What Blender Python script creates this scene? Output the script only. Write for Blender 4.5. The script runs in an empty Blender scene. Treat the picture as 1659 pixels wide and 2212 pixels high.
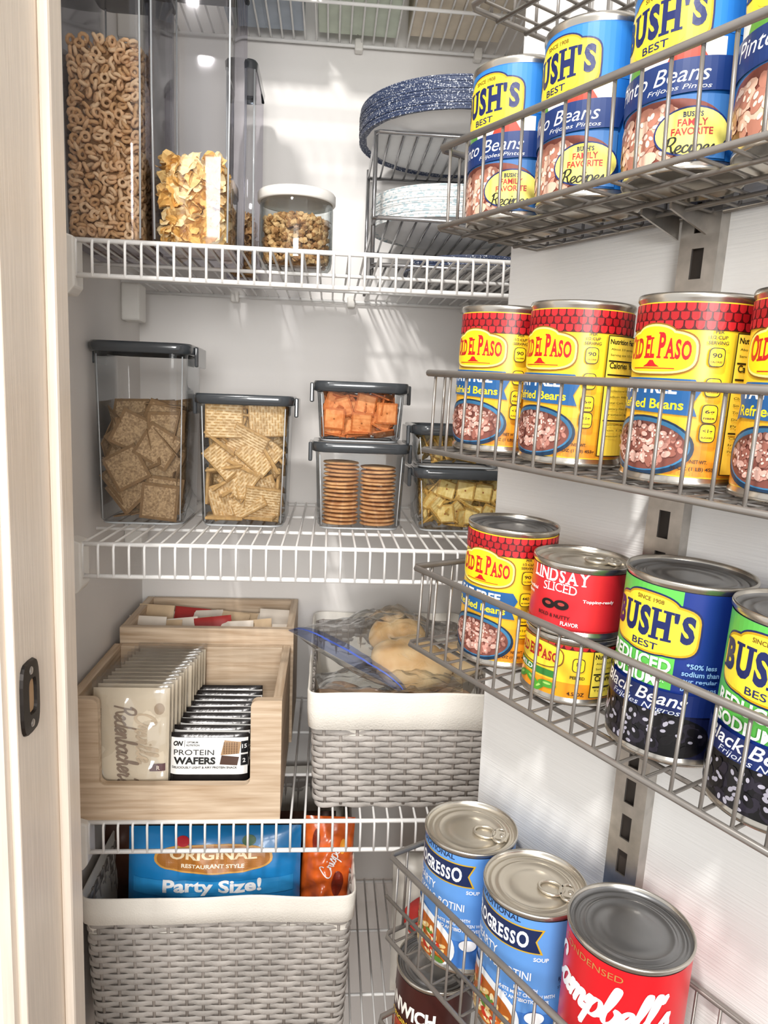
import bpy, bmesh, math, random
from mathutils import Vector, Matrix, noise
PI=math.pi; R=math.radians
SC=bpy.context.scene; C=SC.collection
random.seed(7)
try: SC.view_settings.view_transform='Standard'
except Exception: pass
# ------------------------------------------------------------ camera
F=1600.0; YAW,PITCH,ROLL=4.5,8.5,2.2
M3=Matrix.Rotation(-R(YAW),3,'Z')@Matrix.Rotation(R(90-PITCH),3,'X')@Matrix.Rotation(R(ROLL),3,'Z')
cam=bpy.data.cameras.new('camera'); co=bpy.data.objects.new('camera',cam); C.objects.link(co)
co.matrix_world=M3.to_4x4(); cam.sensor_fit='VERTICAL'; cam.sensor_height=36; cam.sensor_width=27
cam.lens=F/2212*36; cam.clip_start=.01; SC.camera=co
def ray(px,py): return M3@Vector(((px-829.5)/F,-(py-1106)/F,-1))
def hY(px,py,Y): d=ray(px,py); return d*(Y/d.y)
HG=Vector((.157,.676,0)); U=Vector((.5,-.8660254,0)); N=Vector((-.8660254,-.5,0))
def hD(px,py,t):
    d=ray(px,py); p=d*(((HG+N*t).dot(N))/d.dot(N)); return (p-HG).dot(U),p.z
def D(s,t,z): return HG+U*s+N*t+Vector((0,0,z))
# ------------------------------------------------------------ materials
def lin(h):
    h=h.lstrip('#'); o=[]
    for i in (0,2,4):
        c=int(h[i:i+2],16)/255; o.append(c/12.92 if c<=.04045 else ((c+.055)/1.055)**2.4)
    return (*o,1)
def shade(c,k): return (min(c[0]*k,1),min(c[1]*k,1),min(c[2]*k,1),1)
MATS={}
def pm(name,hexc,rough=.5,metal=0,var=.06,scale=40,bump=0,stretch=(1,1,1),hex2=None,bscale=None,coat=0,lo=.35,hi=.65):
    if name in MATS: return MATS[name]
    m=bpy.data.materials.new(name); m.use_nodes=True; nt=m.node_tree; b=nt.nodes['Principled BSDF']
    b.inputs['Roughness'].default_value=rough; b.inputs['Metallic'].default_value=metal
    if coat: b.inputs['Coat Weight'].default_value=coat
    tc=nt.nodes.new('ShaderNodeTexCoord'); mp=nt.nodes.new('ShaderNodeMapping'); mp.inputs['Scale'].default_value=stretch
    n=nt.nodes.new('ShaderNodeTexNoise'); n.inputs['Scale'].default_value=scale; n.inputs['Detail'].default_value=3
    r=nt.nodes.new('ShaderNodeValToRGB'); r.color_ramp.elements[0].position=lo; r.color_ramp.elements[1].position=hi
    c=lin(hexc); r.color_ramp.elements[0].color=shade(c,1-var); r.color_ramp.elements[1].color=lin(hex2) if hex2 else shade(c,1+var)
    L=nt.links.new
    L(tc.outputs['Object'],mp.inputs[0]); L(mp.outputs[0],n.inputs['Vector']); L(n.outputs['Fac'],r.inputs[0]); L(r.outputs[0],b.inputs['Base Color'])
    if bump:
        bp=nt.nodes.new('ShaderNodeBump'); bp.inputs['Strength'].default_value=bump; bp.inputs['Distance'].default_value=.002
        n2=n
        if bscale:
            n2=nt.nodes.new('ShaderNodeTexNoise'); n2.inputs['Scale'].default_value=bscale; L(mp.outputs[0],n2.inputs['Vector'])
        L(n2.outputs['Fac'],bp.inputs['Height']); L(bp.outputs[0],b.inputs['Normal'])
    MATS[name]=m; return m
def ink(h,rough=.38): return pm('ink_'+h.strip('#'),h,rough,0,.02,60)
def clear(name,tint,base=.03,edge=.55,edgecol='#ffffff',rough=.04,rim='#8e9498'):
    if name in MATS: return MATS[name]
    m=bpy.data.materials.new(name); m.use_nodes=True; nt=m.node_tree
    for n in list(nt.nodes): nt.nodes.remove(n)
    o=nt.nodes.new('ShaderNodeOutputMaterial'); mx=nt.nodes.new('ShaderNodeMixShader'); t=nt.nodes.new('ShaderNodeBsdfTransparent')
    g=nt.nodes.new('ShaderNodeBsdfGlossy'); g.inputs['Roughness'].default_value=rough; g.inputs['Color'].default_value=lin(edgecol)
    rp=nt.nodes.new('ShaderNodeValToRGB'); e=rp.color_ramp.elements; e[0].position=.45; e[0].color=lin(tint); e[1].position=.95; e[1].color=lin(rim)
    lw=nt.nodes.new('ShaderNodeLayerWeight'); lw.inputs['Blend'].default_value=.5
    p=nt.nodes.new('ShaderNodeMath'); p.operation='POWER'; p.inputs[1].default_value=2.5
    q=nt.nodes.new('ShaderNodeMath'); q.operation='MULTIPLY_ADD'; q.inputs[1].default_value=edge; q.inputs[2].default_value=base
    L=nt.links.new
    L(lw.outputs['Facing'],rp.inputs[0]); L(rp.outputs[0],t.inputs['Color'])
    L(lw.outputs['Facing'],p.inputs[0]); L(p.outputs[0],q.inputs[0]); L(q.outputs[0],mx.inputs[0]); L(t.outputs[0],mx.inputs[1]); L(g.outputs[0],mx.inputs[2]); L(mx.outputs[0],o.inputs[0])
    MATS[name]=m; return m
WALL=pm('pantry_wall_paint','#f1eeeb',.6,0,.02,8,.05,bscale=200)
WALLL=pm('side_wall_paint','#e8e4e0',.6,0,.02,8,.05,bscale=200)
CREAM=pm('cream_trim_paint','#eaddce',.35,0,.05,5,.15,stretch=(60,60,3))
DOORM=pm('white_door_grain','#e7e6e4',.5,0,.01,6,.28,stretch=(2,30,70),bscale=9)
WHITEW=pm('white_vinyl_wire','#f2f1ef',.35,0,.02)
WPLAST=pm('white_plastic','#efece6',.4,0,.02)
GREYW=pm('grey_epoxy_wire','#8d8883',.35,.55,.06,60)
STEEL=pm('galvanized_steel','#b3aea8',.32,.85,.1,90)
DARKM=pm('slot_shade','#4c443e',.6,0,.1)
TIN=pm('tin_metal','#c9c4bb',.25,.95,.05,30)
TINL=pm('tin_lid_light','#d2cabb',.3,.8,.04,30)
TIND=pm('tin_lid_grey','#8f8f90',.3,.85,.06,30)
CHROME=pm('chrome_wire','#a9a9ab',.2,.9,.05)
BLACKM=pm('black_metal','#2a2522',.4,.6,.1)
GREYLID=pm('charcoal_lid_plastic','#3f4347',.16,0,.08,20,coat=.5)
CLEAR=clear('clear_plastic','#fcfcfc',.03,.6,rim='#a2a7ab')
CLEARI=clear('clear_plastic_inner','#fefefe',.01,.4,rim='#c4c8ca')
CLEARP=clear('clear_plastic_pale','#fafafb',.04,.6,'#f2eff6',rim='#a19fa8')
CLEARG=clear('clear_glass','#f6f9f8',.045,.65,rim='#9aa09e')
BAGC=clear('clear_bag_film','#fbfcfc',.08,.7,rough=.1,rim='#d8dbde')
WRAP=clear('clear_wrap_film','#fcfcfc',.09,.5,rough=.12,rim='#d8d8d8')
ZIPB=clear('blue_zip_film','#c4cff2',.06,.4,rough=.1,rim='#8090cc')
SMOKE=clear('smoked_lid_plastic','#8c9196',.12,.5)
EDGEHL=pm('container_edge_highlight','#b9bdc0',.1,0,.05,20,coat=.6)  # grey tone drawn as highlight lines along clear container edges
def woodm(n,st): return pm(n,'#bfa283',.5,0,.1,5,.15,stretch=st,hex2='#e0cbb1',lo=.3,hi=.7)
WX=woodm('wood_grain_x',(2,30,34)); WY=woodm('wood_grain_y',(30,2,34))
WICK=pm('grey_wicker','#b3ada7',.6,0,.15,35,.3,bscale=300)
WICKD=pm('wicker_stake','#989089',.7,0,.15,35)
LINEN=pm('ivory_cotton_liner','#efeae0',.85,0,.03,20,.25,bscale=500)
def speckle(name,a,b,scale,pos):
    m=pm(name,a,.45,0,0,scale,hex2=b,lo=pos,hi=pos+.02); return m
NAVYP=speckle('navy_speckled_paper','#3c4866','#e4e8ee',520,.60)
BLUEP=speckle('pale_blue_dappled_paper','#bccfd6','#f2f4f3',160,.44)
PWHITE=pm('white_paper_plate','#f1f1f1',.6,0,.02)
# ------------------------------------------------------------ mesh builder
class MB:
    def __init__(s): s.v=[];s.f=[];s.m=[];s.s=[];s.mats=[]
    def mi(s,m):
        if m not in s.mats: s.mats.append(m)
        return s.mats.index(m)
    def add(s,vs,fs,m,smooth=False,T=None):
        o=len(s.v); k=s.mi(m)
        for p in vs:
            p=Vector(p); s.v.append(T@p if T else p)
        for f in fs: s.f.append([i+o for i in f]); s.m.append(k); s.s.append(smooth)
        return s
    def box(s,a,b,m,T=None):
        x0,y0,z0=a;x1,y1,z1=b
        return s.add([(x0,y0,z0),(x1,y0,z0),(x1,y1,z0),(x0,y1,z0),(x0,y0,z1),(x1,y0,z1),(x1,y1,z1),(x0,y1,z1)],
          [(0,3,2,1),(4,5,6,7),(0,1,5,4),(1,2,6,5),(2,3,7,6),(3,0,4,7)],m,False,T)
    def tube(s,pts,r,m,n=6,closed=False):
        P=[Vector(p) for p in pts]; L=len(P); vs=[];fs=[]; up=None
        for i in range(L):
            if closed: t=P[(i+1)%L]-P[i-1]
            elif i==0: t=P[1]-P[0]
            elif i==L-1: t=P[-1]-P[-2]
            else: t=(P[i+1]-P[i]).normalized()+(P[i]-P[i-1]).normalized()
            t.normalize()
            if up is None: up=Vector((0,0,1)) if abs(t.z)<.9 else Vector((1,0,0))
            a=t.cross(up)
            if a.length<1e-5: a=t.orthogonal()
            a.normalize(); b=a.cross(t).normalized(); up=b
            for k in range(n):
                q=2*PI*k/n; vs.append(P[i]+a*math.cos(q)*r+b*math.sin(q)*r)
        for i in range(L if closed else L-1):
            j=(i+1)%L
            for k in range(n): fs.append((i*n+k,i*n+(k+1)%n,j*n+(k+1)%n,j*n+k))
        if not closed: fs.append(tuple(range(n))[::-1]); fs.append(tuple((L-1)*n+k for k in range(n)))
        return s.add(vs,fs,m,True)
    def lathe(s,prof,m,n=48,T=None,smooth=True):
        rings=[[(r*math.cos(2*PI*k/n),r*math.sin(2*PI*k/n),z) for k in range(n)] for r,z in prof]
        return s.loft(rings,m,T=T,smooth=smooth)
    def loft(s,rings,m,T=None,smooth=True,cap0=False,cap1=False,mats=None):
        n=len(rings[0]); vs=[p for r in rings for p in r]; o=len(s.v)
        for p in vs:
            p=Vector(p); s.v.append(T@p if T else p)
        for i in range(len(rings)-1):
            k=s.mi(mats[i] if mats else m)
            for j in range(n):
                s.f.append([o+i*n+j,o+i*n+(j+1)%n,o+(i+1)*n+(j+1)%n,o+(i+1)*n+j]); s.m.append(k); s.s.append(smooth)
        if cap0: s.f.append([o+j for j in range(n)][::-1]); s.m.append(s.mi(m)); s.s.append(False)
        if cap1: s.f.append([o+(len(rings)-1)*n+j for j in range(n)]); s.m.append(s.mi(mats[-1] if mats else m)); s.s.append(False)
        return s
    def prism(s,outline,y0,y1,m):
        n=len(outline)
        vs=[(x,y0,z) for x,z in outline]+[(x,y1,z) for x,z in outline]
        fs=[tuple(range(n)),tuple(range(2*n-1,n-1,-1))]+[(i,n+i,n+(i+1)%n,(i+1)%n) for i in range(n)]
        return s.add(vs,fs,m)
    def build(s,name,parent=None,bevel=0,loc=None):
        me=bpy.data.meshes.new(name); me.from_pydata([tuple(v) for v in s.v],[],s.f)
        for m in s.mats: me.materials.append(m)
        me.polygons.foreach_set('material_index',s.m); me.polygons.foreach_set('use_smooth',s.s); me.update()
        o=bpy.data.objects.new(name,me); C.objects.link(o)
        if parent: o.parent=parent
        if loc is not None: o.location=loc
        if bevel:
            b=o.modifiers.new('bevel','BEVEL'); b.width=bevel; b.segments=2; b.limit_method='ANGLE'
        return o
def thing(name,label,cat,loc=(0,0,0),rotz=0,group=None):
    o=bpy.data.objects.new(name,None); C.objects.link(o); o.location=loc; o.rotation_euler=(0,0,rotz); o.empty_display_size=.02
    return tag(o,label,cat,group)
def tag(o,label,cat,group=None,kind=None):
    o['label']=label; o['category']=cat
    if group: o['group']=group
    if kind: o['kind']=kind
    return o
def struct(o): o['kind']='structure'; return o
def dup(root,loc=None,rotz=None,label=None,group=None):
    r=root.copy(); C.objects.link(r)
    if loc is not None: r.location=loc
    if rotz is not None: r.rotation_euler=(0,0,rotz)
    if label: r['label']=label
    if group: r['group']=group
    for ch in list(root.children):
        c=ch.copy(); C.objects.link(c); c.parent=r
        for g in list(ch.children):
            d=g.copy(); C.objects.link(d); d.parent=c
    return r
def rrect(w,d,r,z=0,k=5):
    pts=[]
    for cx,cy,a0 in ((w/2-r,d/2-r,0),(-w/2+r,d/2-r,90),(-w/2+r,-d/2+r,180),(w/2-r,-d/2+r,270)):
        for i in range(k+1):
            a=R(a0+90*i/k); pts.append((cx+r*math.cos(a),cy+r*math.sin(a),z))
    return pts
# ------------------------------------------------------------ printed marks
TXT={}
def textmesh(body,bold,shear):
    key=(body,bold,shear)
    if key in TXT: return TXT[key]
    cu=bpy.data.curves.new('t','FONT'); cu.body=body; cu.size=1; cu.offset=bold; cu.shear=shear; cu.resolution_u=3; cu.align_x='CENTER'
    ob=bpy.data.objects.new('t',cu); C.objects.link(ob); bpy.context.view_layer.update()
    dg=bpy.context.evaluated_depsgraph_get(); me=bpy.data.meshes.new_from_object(ob.evaluated_get(dg))
    vs=[v.co.copy() for v in me.vertices]; fs=[tuple(p.vertices) for p in me.polygons]
    bpy.data.objects.remove(ob); bpy.data.curves.remove(cu); bpy.data.meshes.remove(me)
    TXT[key]=(vs,fs); return TXT[key]
SERIF={'B':'ab','U':'bd','H':'abcd','L':'ab','I':'ab','N':'abd','D':'ab','A':'ac','Y':'bdm','P':'ab','E':'ab','O':'','S':'','R':'abc','G':''}   # a bottom-left, b top-left, c bottom-right, d top-right, m bottom-middle
# pen strokes of a joined script hand: letter -> (width, strokes)
SCR={'C':(1.35,[[(1.15,1.6),(1.2,1.95),(.95,2.2),(.55,2.0),(.2,1.4),(.05,.8),(.2,.2),(.6,0),(1.05,.2),(1.3,.5)]]),
'O':(1.5,[[(.9,2.15),(.4,1.9),(.08,1.1),(.2,.3),(.6,0),(1.05,.3),(1.3,1.1),(1.15,1.9),(.75,2.1),(.7,1.7)]]),
'R':(1.3,[[(.3,2.1),(.25,1.0),(.1,0)],[(.0,1.7),(.4,2.15),(.95,2.1),(1.05,1.6),(.7,1.15),(.35,1.1),(.7,1.0),(.95,.3),(1.25,.1)]]),
'a':(1.1,[[(.85,.85),(.5,1.0),(.12,.7),(.1,.2),(.38,0),(.7,.3),(.88,.95)],[(.88,.95),(.8,.3),(.92,.02),(1.15,.25)]]),
'm':(1.42,[[(-.05,.5),(.12,.98),(.24,.85),(.18,0)],[(.18,.3),(.42,.9),(.62,.95),(.68,.6),(.62,0)],[(.64,.4),(.88,.92),(1.06,.92),(1.1,.5),(1.1,.1),(1.24,.0),(1.46,.28)]]),
'p':(1.05,[[(-.05,.5),(.12,1.0),(.24,.7),(.08,-.85)],[(.2,.5),(.42,.98),(.75,.95),(.88,.5),(.7,.08),(.4,0),(.2,.15)],[(.78,.15),(1.08,.3)]]),
'b':(.95,[[(-.02,.3),(.3,1.3),(.4,2.0),(.24,2.1),(.14,1.5),(.1,.4),(.3,0),(.65,.1),(.8,.6),(.62,.9),(.98,.72)]]),
'e':(.8,[[(-.02,.3),(.5,.55),(.62,.85),(.4,1.0),(.12,.7),(.12,.2),(.4,0),(.84,.32)]]),
'l':(.6,[[(-.02,.3),(.34,1.3),(.42,2.0),(.26,2.1),(.16,1.5),(.15,.3),(.34,0),(.64,.32)]]),
'n':(1.0,[[(-.02,.5),(.12,.98),(.22,.8),(.18,0)],[(.18,.3),(.42,.9),(.62,.95),(.68,.5),(.68,.1),(.82,0),(1.03,.28)]]),
'd':(1.05,[[(.8,.85),(.5,1.0),(.12,.7),(.1,.2),(.38,0),(.7,.3),(.95,2.1)],[(.9,1.4),(.8,.3),(.9,.02),(1.1,.25)]]),
'c':(.8,[[(.65,.8),(.45,1.0),(.12,.7),(.12,.2),(.4,0),(.84,.32)]]),
'v':(.9,[[(-.02,.6),(.14,1.0),(.26,.7),(.38,.02),(.7,.5),(.74,1.0),(.93,.85)]]),
'h':(1.0,[[(-.02,.3),(.34,1.3),(.42,2.0),(.26,2.1),(.16,1.5),(.12,0)],[(.14,.4),(.42,.92),(.62,.9),(.66,.4),(.72,.05),(.84,0),(1.03,.28)]]),
'r':(.75,[[(-.02,.3),(.2,1.08),(.3,.9),(.55,.92),(.42,.5),(.42,.1),(.56,0),(.78,.28)]]),
'i':(.5,[[(-.02,.3),(.2,1.0),(.15,.2),(.28,0),(.52,.28)],[(.28,1.4),(.3,1.46)]]),
's':(.7,[[(-.02,.28),(.38,1.05),(.42,.75),(.56,.4),(.4,.02),(.1,.06)],[(.5,.1),(.72,.28)]]),
"'":(.28,[[(.16,2.1),(.04,1.7)]])}
class Lab:   # units: millimetres on the surface; fn(u,v,off)->Vector in metres
    def __init__(s,mb,fn,step=3.5,d=.00006,off0=.00015,vstep=0): s.mb=mb;s.fn=fn;s.step=step;s.d=d;s.off=off0;s.vstep=vstep
    def emit(s,vs,fs,col):
        bm=bmesh.new(); bv=[bm.verts.new((x,y,0)) for x,y in vs]
        for f in fs:
            try: bm.faces.new([bv[i] for i in f])
            except ValueError: pass
        for ax,st in ((0,s.step),(1,s.vstep)):
            if not st: continue
            xs=[p[ax] for p in vs]; no=(1,0,0) if ax==0 else (0,1,0)
            k=math.floor(min(xs)/st)+1
            while k*st<max(xs):
                bmesh.ops.bisect_plane(bm,geom=bm.verts[:]+bm.edges[:]+bm.faces[:],plane_co=(k*st,k*st,0),plane_no=no,dist=1e-4); k+=1
        bm.verts.index_update()
        s.mb.add([s.fn(v.co.x,v.co.y,s.off) for v in bm.verts],[[v.index for v in f.verts] for f in bm.faces],ink(col) if isinstance(col,str) else col)
        bm.free(); s.off+=s.d
    def poly(s,pts,col): s.emit(pts,[tuple(range(len(pts)))],col)
    def rect(s,a,b,c,d,col): s.poly([(a,b),(c,b),(c,d),(a,d)],col)
    def ell(s,cx,cy,rx,ry,col,n=36,p=1,rot=0):
        pts=[]
        for i in range(n):
            a=2*PI*i/n; ca,sa=math.cos(a),math.sin(a)
            x=rx*math.copysign(abs(ca)**p,ca); y=ry*math.copysign(abs(sa)**p,sa)
            pts.append((cx+x*math.cos(rot)-y*math.sin(rot),cy+x*math.sin(rot)+y*math.cos(rot)))
        s.poly(pts,col)
    def many(s,polys,col):
        vs=[];fs=[]
        for p in polys: fs.append(tuple(range(len(vs),len(vs)+len(p)))); vs+=p
        s.emit(vs,fs,col)
    def text(s,body,cx,cy,h,col,w=None,bold=.02,shear=0,rot=0):
        vs,fs=textmesh(body,bold,shear)
        if not vs: return
        x0=min(v.x for v in vs);x1=max(v.x for v in vs);y0=min(v.y for v in vs);y1=max(v.y for v in vs)
        ky=h/(y1-y0); kx=(w/(x1-x0)) if w else ky
        out=[]
        for v in vs:
            x=(v.x-(x0+x1)/2)*kx; y=(v.y-(y0+y1)/2)*ky
            out.append((cx+x*math.cos(rot)-y*math.sin(rot),cy+x*math.sin(rot)+y*math.cos(rot)))
        s.emit(out,fs,col)
    def script(s,body,cx,cy,h,w,col,pen=.2,shear=.25,rot=0):
        body=[c for c in body if c in SCR]
        tot=sum(SCR[c][0] for c in body); kx=w/tot; ky=h/2.15; x=-tot/2; polys=[]
        def tr(px,py):
            X=px*kx+py*ky*shear; Y=(py-1.0)*ky; return (cx+X*math.cos(rot)-Y*math.sin(rot),cy+X*math.sin(rot)+Y*math.cos(rot))
        pr=pen*ky
        for c in body:
            wd,st=SCR[c]
            for P in st:
                P=[(a+x,b) for a,b in P]; Q=[]
                for i in range(len(P)-1):
                    p0=P[max(i-1,0)];p1=P[i];p2=P[i+1];p3=P[min(i+2,len(P)-1)]
                    for j in range(5):
                        t=j/5; f=lambda k:.5*((2*p1[k])+(-p0[k]+p2[k])*t+(2*p0[k]-5*p1[k]+4*p2[k]-p3[k])*t*t+(-p0[k]+3*p1[k]-3*p2[k]+p3[k])*t**3)
                        Q.append(tr(f(0),f(1)))
                Q.append(tr(*P[-1])); L_=[];R_=[]
                for i,q in enumerate(Q):
                    a=Q[max(i-1,0)];b=Q[min(i+1,len(Q)-1)]; dx,dy=b[0]-a[0],b[1]-a[1]; d=math.hypot(dx,dy) or 1
                    ww=pr*(.55+.45*abs(dy)/d); L_.append((q[0]-dy/d*ww*.5,q[1]+dx/d*ww*.5)); R_.append((q[0]+dy/d*ww*.5,q[1]-dx/d*ww*.5))
                for i in range(len(Q)-1): polys.append([L_[i],R_[i],R_[i+1],L_[i+1]])
                for q in (Q[0],Q[-1]): polys.append([(q[0]+pr*.32*math.cos(2*PI*k/8),q[1]+pr*.32*math.sin(2*PI*k/8)) for k in range(8)])
            x+=wd
        s.many(polys,col)
    def word(s,body,cx,cy,h,w,col,bold=.05,arch=0,serif=True,gap=.10,smallcaps=None,bulge=0):
        items=[];x=0
        for i,ch in enumerate(body):
            if ch==' ': x+=.28; continue
            vs,fs=textmesh(ch,bold,0); a=min(v.x for v in vs);b=max(v.x for v in vs);c=min(v.y for v in vs);d=max(v.y for v in vs)
            k=smallcaps[i] if smallcaps else 1
            wd=(b-a)*k; items.append((ch,vs,fs,a,b,c,d,x,wd,k)); x+=wd+gap
        tot=x-gap; kx=w/tot
        def wp(X,Y):
            q=(X-cx)/(w/2); return (X,cy+(Y-.5)*h*(1+bulge*(1-q*q))+arch*(1-q*q))
        V=[];Fc=[];ser=[]
        for ch,vs,fs,a,b,c,d,x,wd,k in items:
            x0=cx-w/2+x*kx; o=len(V)
            for v in vs:
                Y=(v.y-c)/(d-c)*k if ch!="'" else .66+.34*(v.y-c)/(d-c)
                V.append(wp(x0+(v.x-a)/(b-a)*wd*kx,Y))
            Fc+=[tuple(i+o for i in f) for f in fs]
            if serif and ch in SERIF:
                st=.14+bold*1.6; st*=kx; sw=st*.42; sh=.085
                for t in SERIF[ch]:
                    if ch in 'AY' and t!='m': xc=x0+st*.5 if t in 'ab' else x0+wd*kx-st*.5
                    elif t=='m': xc=x0+wd*kx/2
                    elif ch=='I': xc=x0+wd*kx/2
                    else: xc=x0+st*.45 if t in 'ab' else x0+wd*kx-st*.45
                    y=(0,sh) if t in 'acm' else (k-sh,k)
                    ser.append([wp(xc-st*.5-sw,y[0]),wp(xc+st*.5+sw,y[0]),wp(xc+st*.5+sw,y[1]),wp(xc-st*.5-sw,y[1])])
        s.emit(V,Fc,col)
        if ser: s.many(ser,col)
    def beans(s,cx,cy,rx,ry,n,a,b,cols,seed,hi=None):
        rnd=random.Random(seed); groups={c:[] for c in cols}; his=[]
        for i in range(n):
            q=rnd.random()*2*PI; rr=math.sqrt(rnd.random())
            x=cx+rr*rx*math.cos(q); y=cy+rr*ry*math.sin(q); rot=rnd.random()*PI; c=rnd.choice(cols)
            k=rnd.uniform(.8,1.15)
            P=lambda f,ox,oy:[(x+ox+a*k*f*math.cos(2*PI*j/10)*math.cos(rot)-b*k*f*math.sin(2*PI*j/10)*math.sin(rot),y+oy+a*k*f*math.cos(2*PI*j/10)*math.sin(rot)+b*k*f*math.sin(2*PI*j/10)*math.cos(rot)) for j in range(10)]
            groups[c].append(P(1,0,0)); his.append(P(.35,-a*.15,b*.3))
        for c in cols:
            if groups[c]:
                for k in range(0,len(groups[c]),12): s.many(groups[c][k:k+12],c)
        if hi: s.many(his[::2],hi)
def bush_badge(L,cx=0,cy=83):
    for d,c in ((0,'#12205a'),(1,'#c99a16'),(2.2,'#ffe03a')):
        L.ell(cx,cy-1.5,31.5-d,16.5-d,c,p=.45); L.ell(cx,cy+9,20-d,10.5-d,c,p=.8); L.ell(cx,cy-10.5,19-d,8.5-d,c,p=.8)
    L.text('SINCE 1908',cx,cy+14.2,2.6,'#6b4a10',18); L.word("BUSH'S",cx,cy+.8,16.5,55,'#12205a',.05,0,bulge=.14,gap=.11); L.text('BEST',cx,cy-13,4.2,'#12205a',17,.01)
def L_pinto(L):
    L.rect(-112,6,-60,105,'#1a5aa6'); L.rect(-60,72,60,105,'#2f7dc6'); L.rect(60,6,112,105,'#164e94')
    L.rect(-34,56,40,70,'#f0efe2'); L.poly([(8,58),(30,60),(26,66),(12,66)],'#c8402c'); L.poly([(-24,58),(-6,58),(-8,64),(-20,66)],'#5c9a3c')
    bush_badge(L)
    L.rect(-38,6,44,40,'#3b6ea8'); L.ell(2,21,40,18,'#7c3f33',p=.8)
    L.beans(2,21,35,13,95,5.2,3.3,['#d9a58f','#c98d78','#e9bfa8','#b67a66'],3,'#f7dccb')
    L.poly([(-38,38),(44,42),(50,60),(-38,57)],'#17346f')
    L.text('Pinto Beans',2,51,8.6,'#f5f5f5',60,.0,.3); L.text('Frijoles Pintos',16,43.5,3.4,'#e4e4e4',34,.0,.25)
    L.ell(25,20,20,13.5,'#1d2f6e'); L.ell(25,20,19,12.5,'#fff07a')
    L.word("BUSH'S",25,29,2.8,10,'#12205a',.03); L.text('FAMILY',25,24.8,3.9,'#c4242c',15); L.text('FAVORITE',25,20,3.9,'#c4242c',21); L.script('Recipes',24,12.6,8.5,26,'#1a1a1a',.26,.2)
    L.text('NET WT 16 OZ (1 LB) 453g',62,10,2.4,'#ffffff',30)
def tiles(L,top,H0,rows,k=1):
    L.rect(-112*k,top-rows*5,112*k,top,'#4a0a0c')
    for r in range(rows):
        ps=[]; y1=top-r*5; w=5.7
        for i in range(int(-105*k/w),int(105*k/w)):
            x=i*w+(w/2 if r%2 else 0)
            ps.append([(x+.5,y1),(x+.5,y1-3),(x+1.4,y1-4.4),(x+w/2,y1-4.8),(x+w-1.4,y1-4.4),(x+w-.5,y1-3),(x+w-.5,y1)])
        L.many(ps,'#a5141b'if r%2 else '#bd1f26')
def nutrition(L,x0,y0,x1,y1,cal='90'):
    L.rect(x0,y0,x1,y1,'#151515'); L.rect(x0+.6,y0+.6,x1-.6,y1-.6,'#f6df52'); c=(x0+x1)/2; w=(x1-x0)-3
    L.text('Nutrition Facts',c,y1-4,3.4,'#151515',w,.03); y=y1-9; 
    for t,h in (('About 3.5 servings',1.7),('Serving size 1/2 cup',1.8),('-',1.2),('Calories  '+cal,4.2),('-',1.),('Total Fat 0g',1.9),('Saturated Fat 0g',1.8),('Cholesterol 0mg',1.9),('Sodium 440mg',1.9),('Total Carb. 16g',1.9),('Dietary Fiber 6g',1.8),('Protein 6g',1.9),('-',1.2),('Calcium 40mg',1.8),('Iron 1.7mg',1.8),('Potassium 340mg',1.8)):
        if y-h<y0+2: break
        if t=='-': L.rect(x0+1.5,y-.5,x1-1.5,y+.5,'#151515'); y-=2.8
        else: L.text(t,c,y,h,'#151515',w*.92,.02 if h>3 else .0); y-=h+2.1
def oep(L,cx,cy,w,h):
    L.word('OLD EL PASO',cx,cy,h,w,'#c4161c',.035,h*.14,True,.05,[1.12,.9,.9,1,.98,.9,1,1.12,.9,.9,.9],.12)
def L_refried(L):
    for i in range(6):
        c=['#ee9a28','#f2a42a','#f5ad2b','#f7b92b','#f9c42c','#fbd030'][i]; L.rect(-112,6+i*9,112,15.2+i*9,c)
    tiles(L,105,0,3)
    for d,c in ((0,'#8a5a12'),(.9,'#fff08a'),(2.2,'#ffdf1c')):
        L.ell(0,77,27.5-d,13.5-d,c,p=.62); L.ell(0,87,15-d,7-d,c)
    oep(L,0,78.5,46,12); L.poly([(-6,68.5),(6,68.5),(3,70),(1.2,72.3),(-1.2,72.3),(-3,70)],'#c4161c'); L.rect(-15,67.4,15,67.9,'#c4161c')
    L.poly([(-29,41),(-24,43),(30,41),(27,48),(31,56),(27,62),(-22,62),(-30,57),(-26,50)],'#1f5d99')
    L.text('FAT FREE',-2,56.6,7,'#f5f5f5',40,.035); L.text('Refried Beans',-1,47,5.8,'#ffe226',47,.02)
    L.ell(0,22,31,18,'#0f2f4c'); L.ell(0,22.8,29,16,'#3a7ba8'); L.ell(0,22,27,14.4,'#7c463c')
    L.beans(0,22.5,24,12.2,150,2.4,1.6,['#b57c6e','#c99486','#9a6052','#d8ac9e'],5,'#ecccc0')
    L.text('NET WT.',34,15,2.2,'#3a1c10',9); L.text('16 OZ (1 LB) 453g',32,10.5,2.8,'#3a1c10',24)
    L.text('PER',36,89,2,'#1a1a1a'); L.text('1/2 CUP',36,86,2,'#1a1a1a'); L.text('SERVING',36,83,2,'#1a1a1a')
    for y,t,u in ((75,'90','CALORIES'),(58,'440','MG SODIUM'),(43,'6g','FIBER'),(32,'<1g','SUGARS')):
        L.ell(36,y,4.2,5.4,'#1a1a1a',p=.5); L.ell(36,y,3.7,4.9,'#ffd11f',p=.5); L.text(t,36,y+1,2.6,'#1a1a1a',5); L.text(u,36,y-2.6,1.1,'#1a1a1a',6)
    nutrition(L,45,8,71,89)
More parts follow.
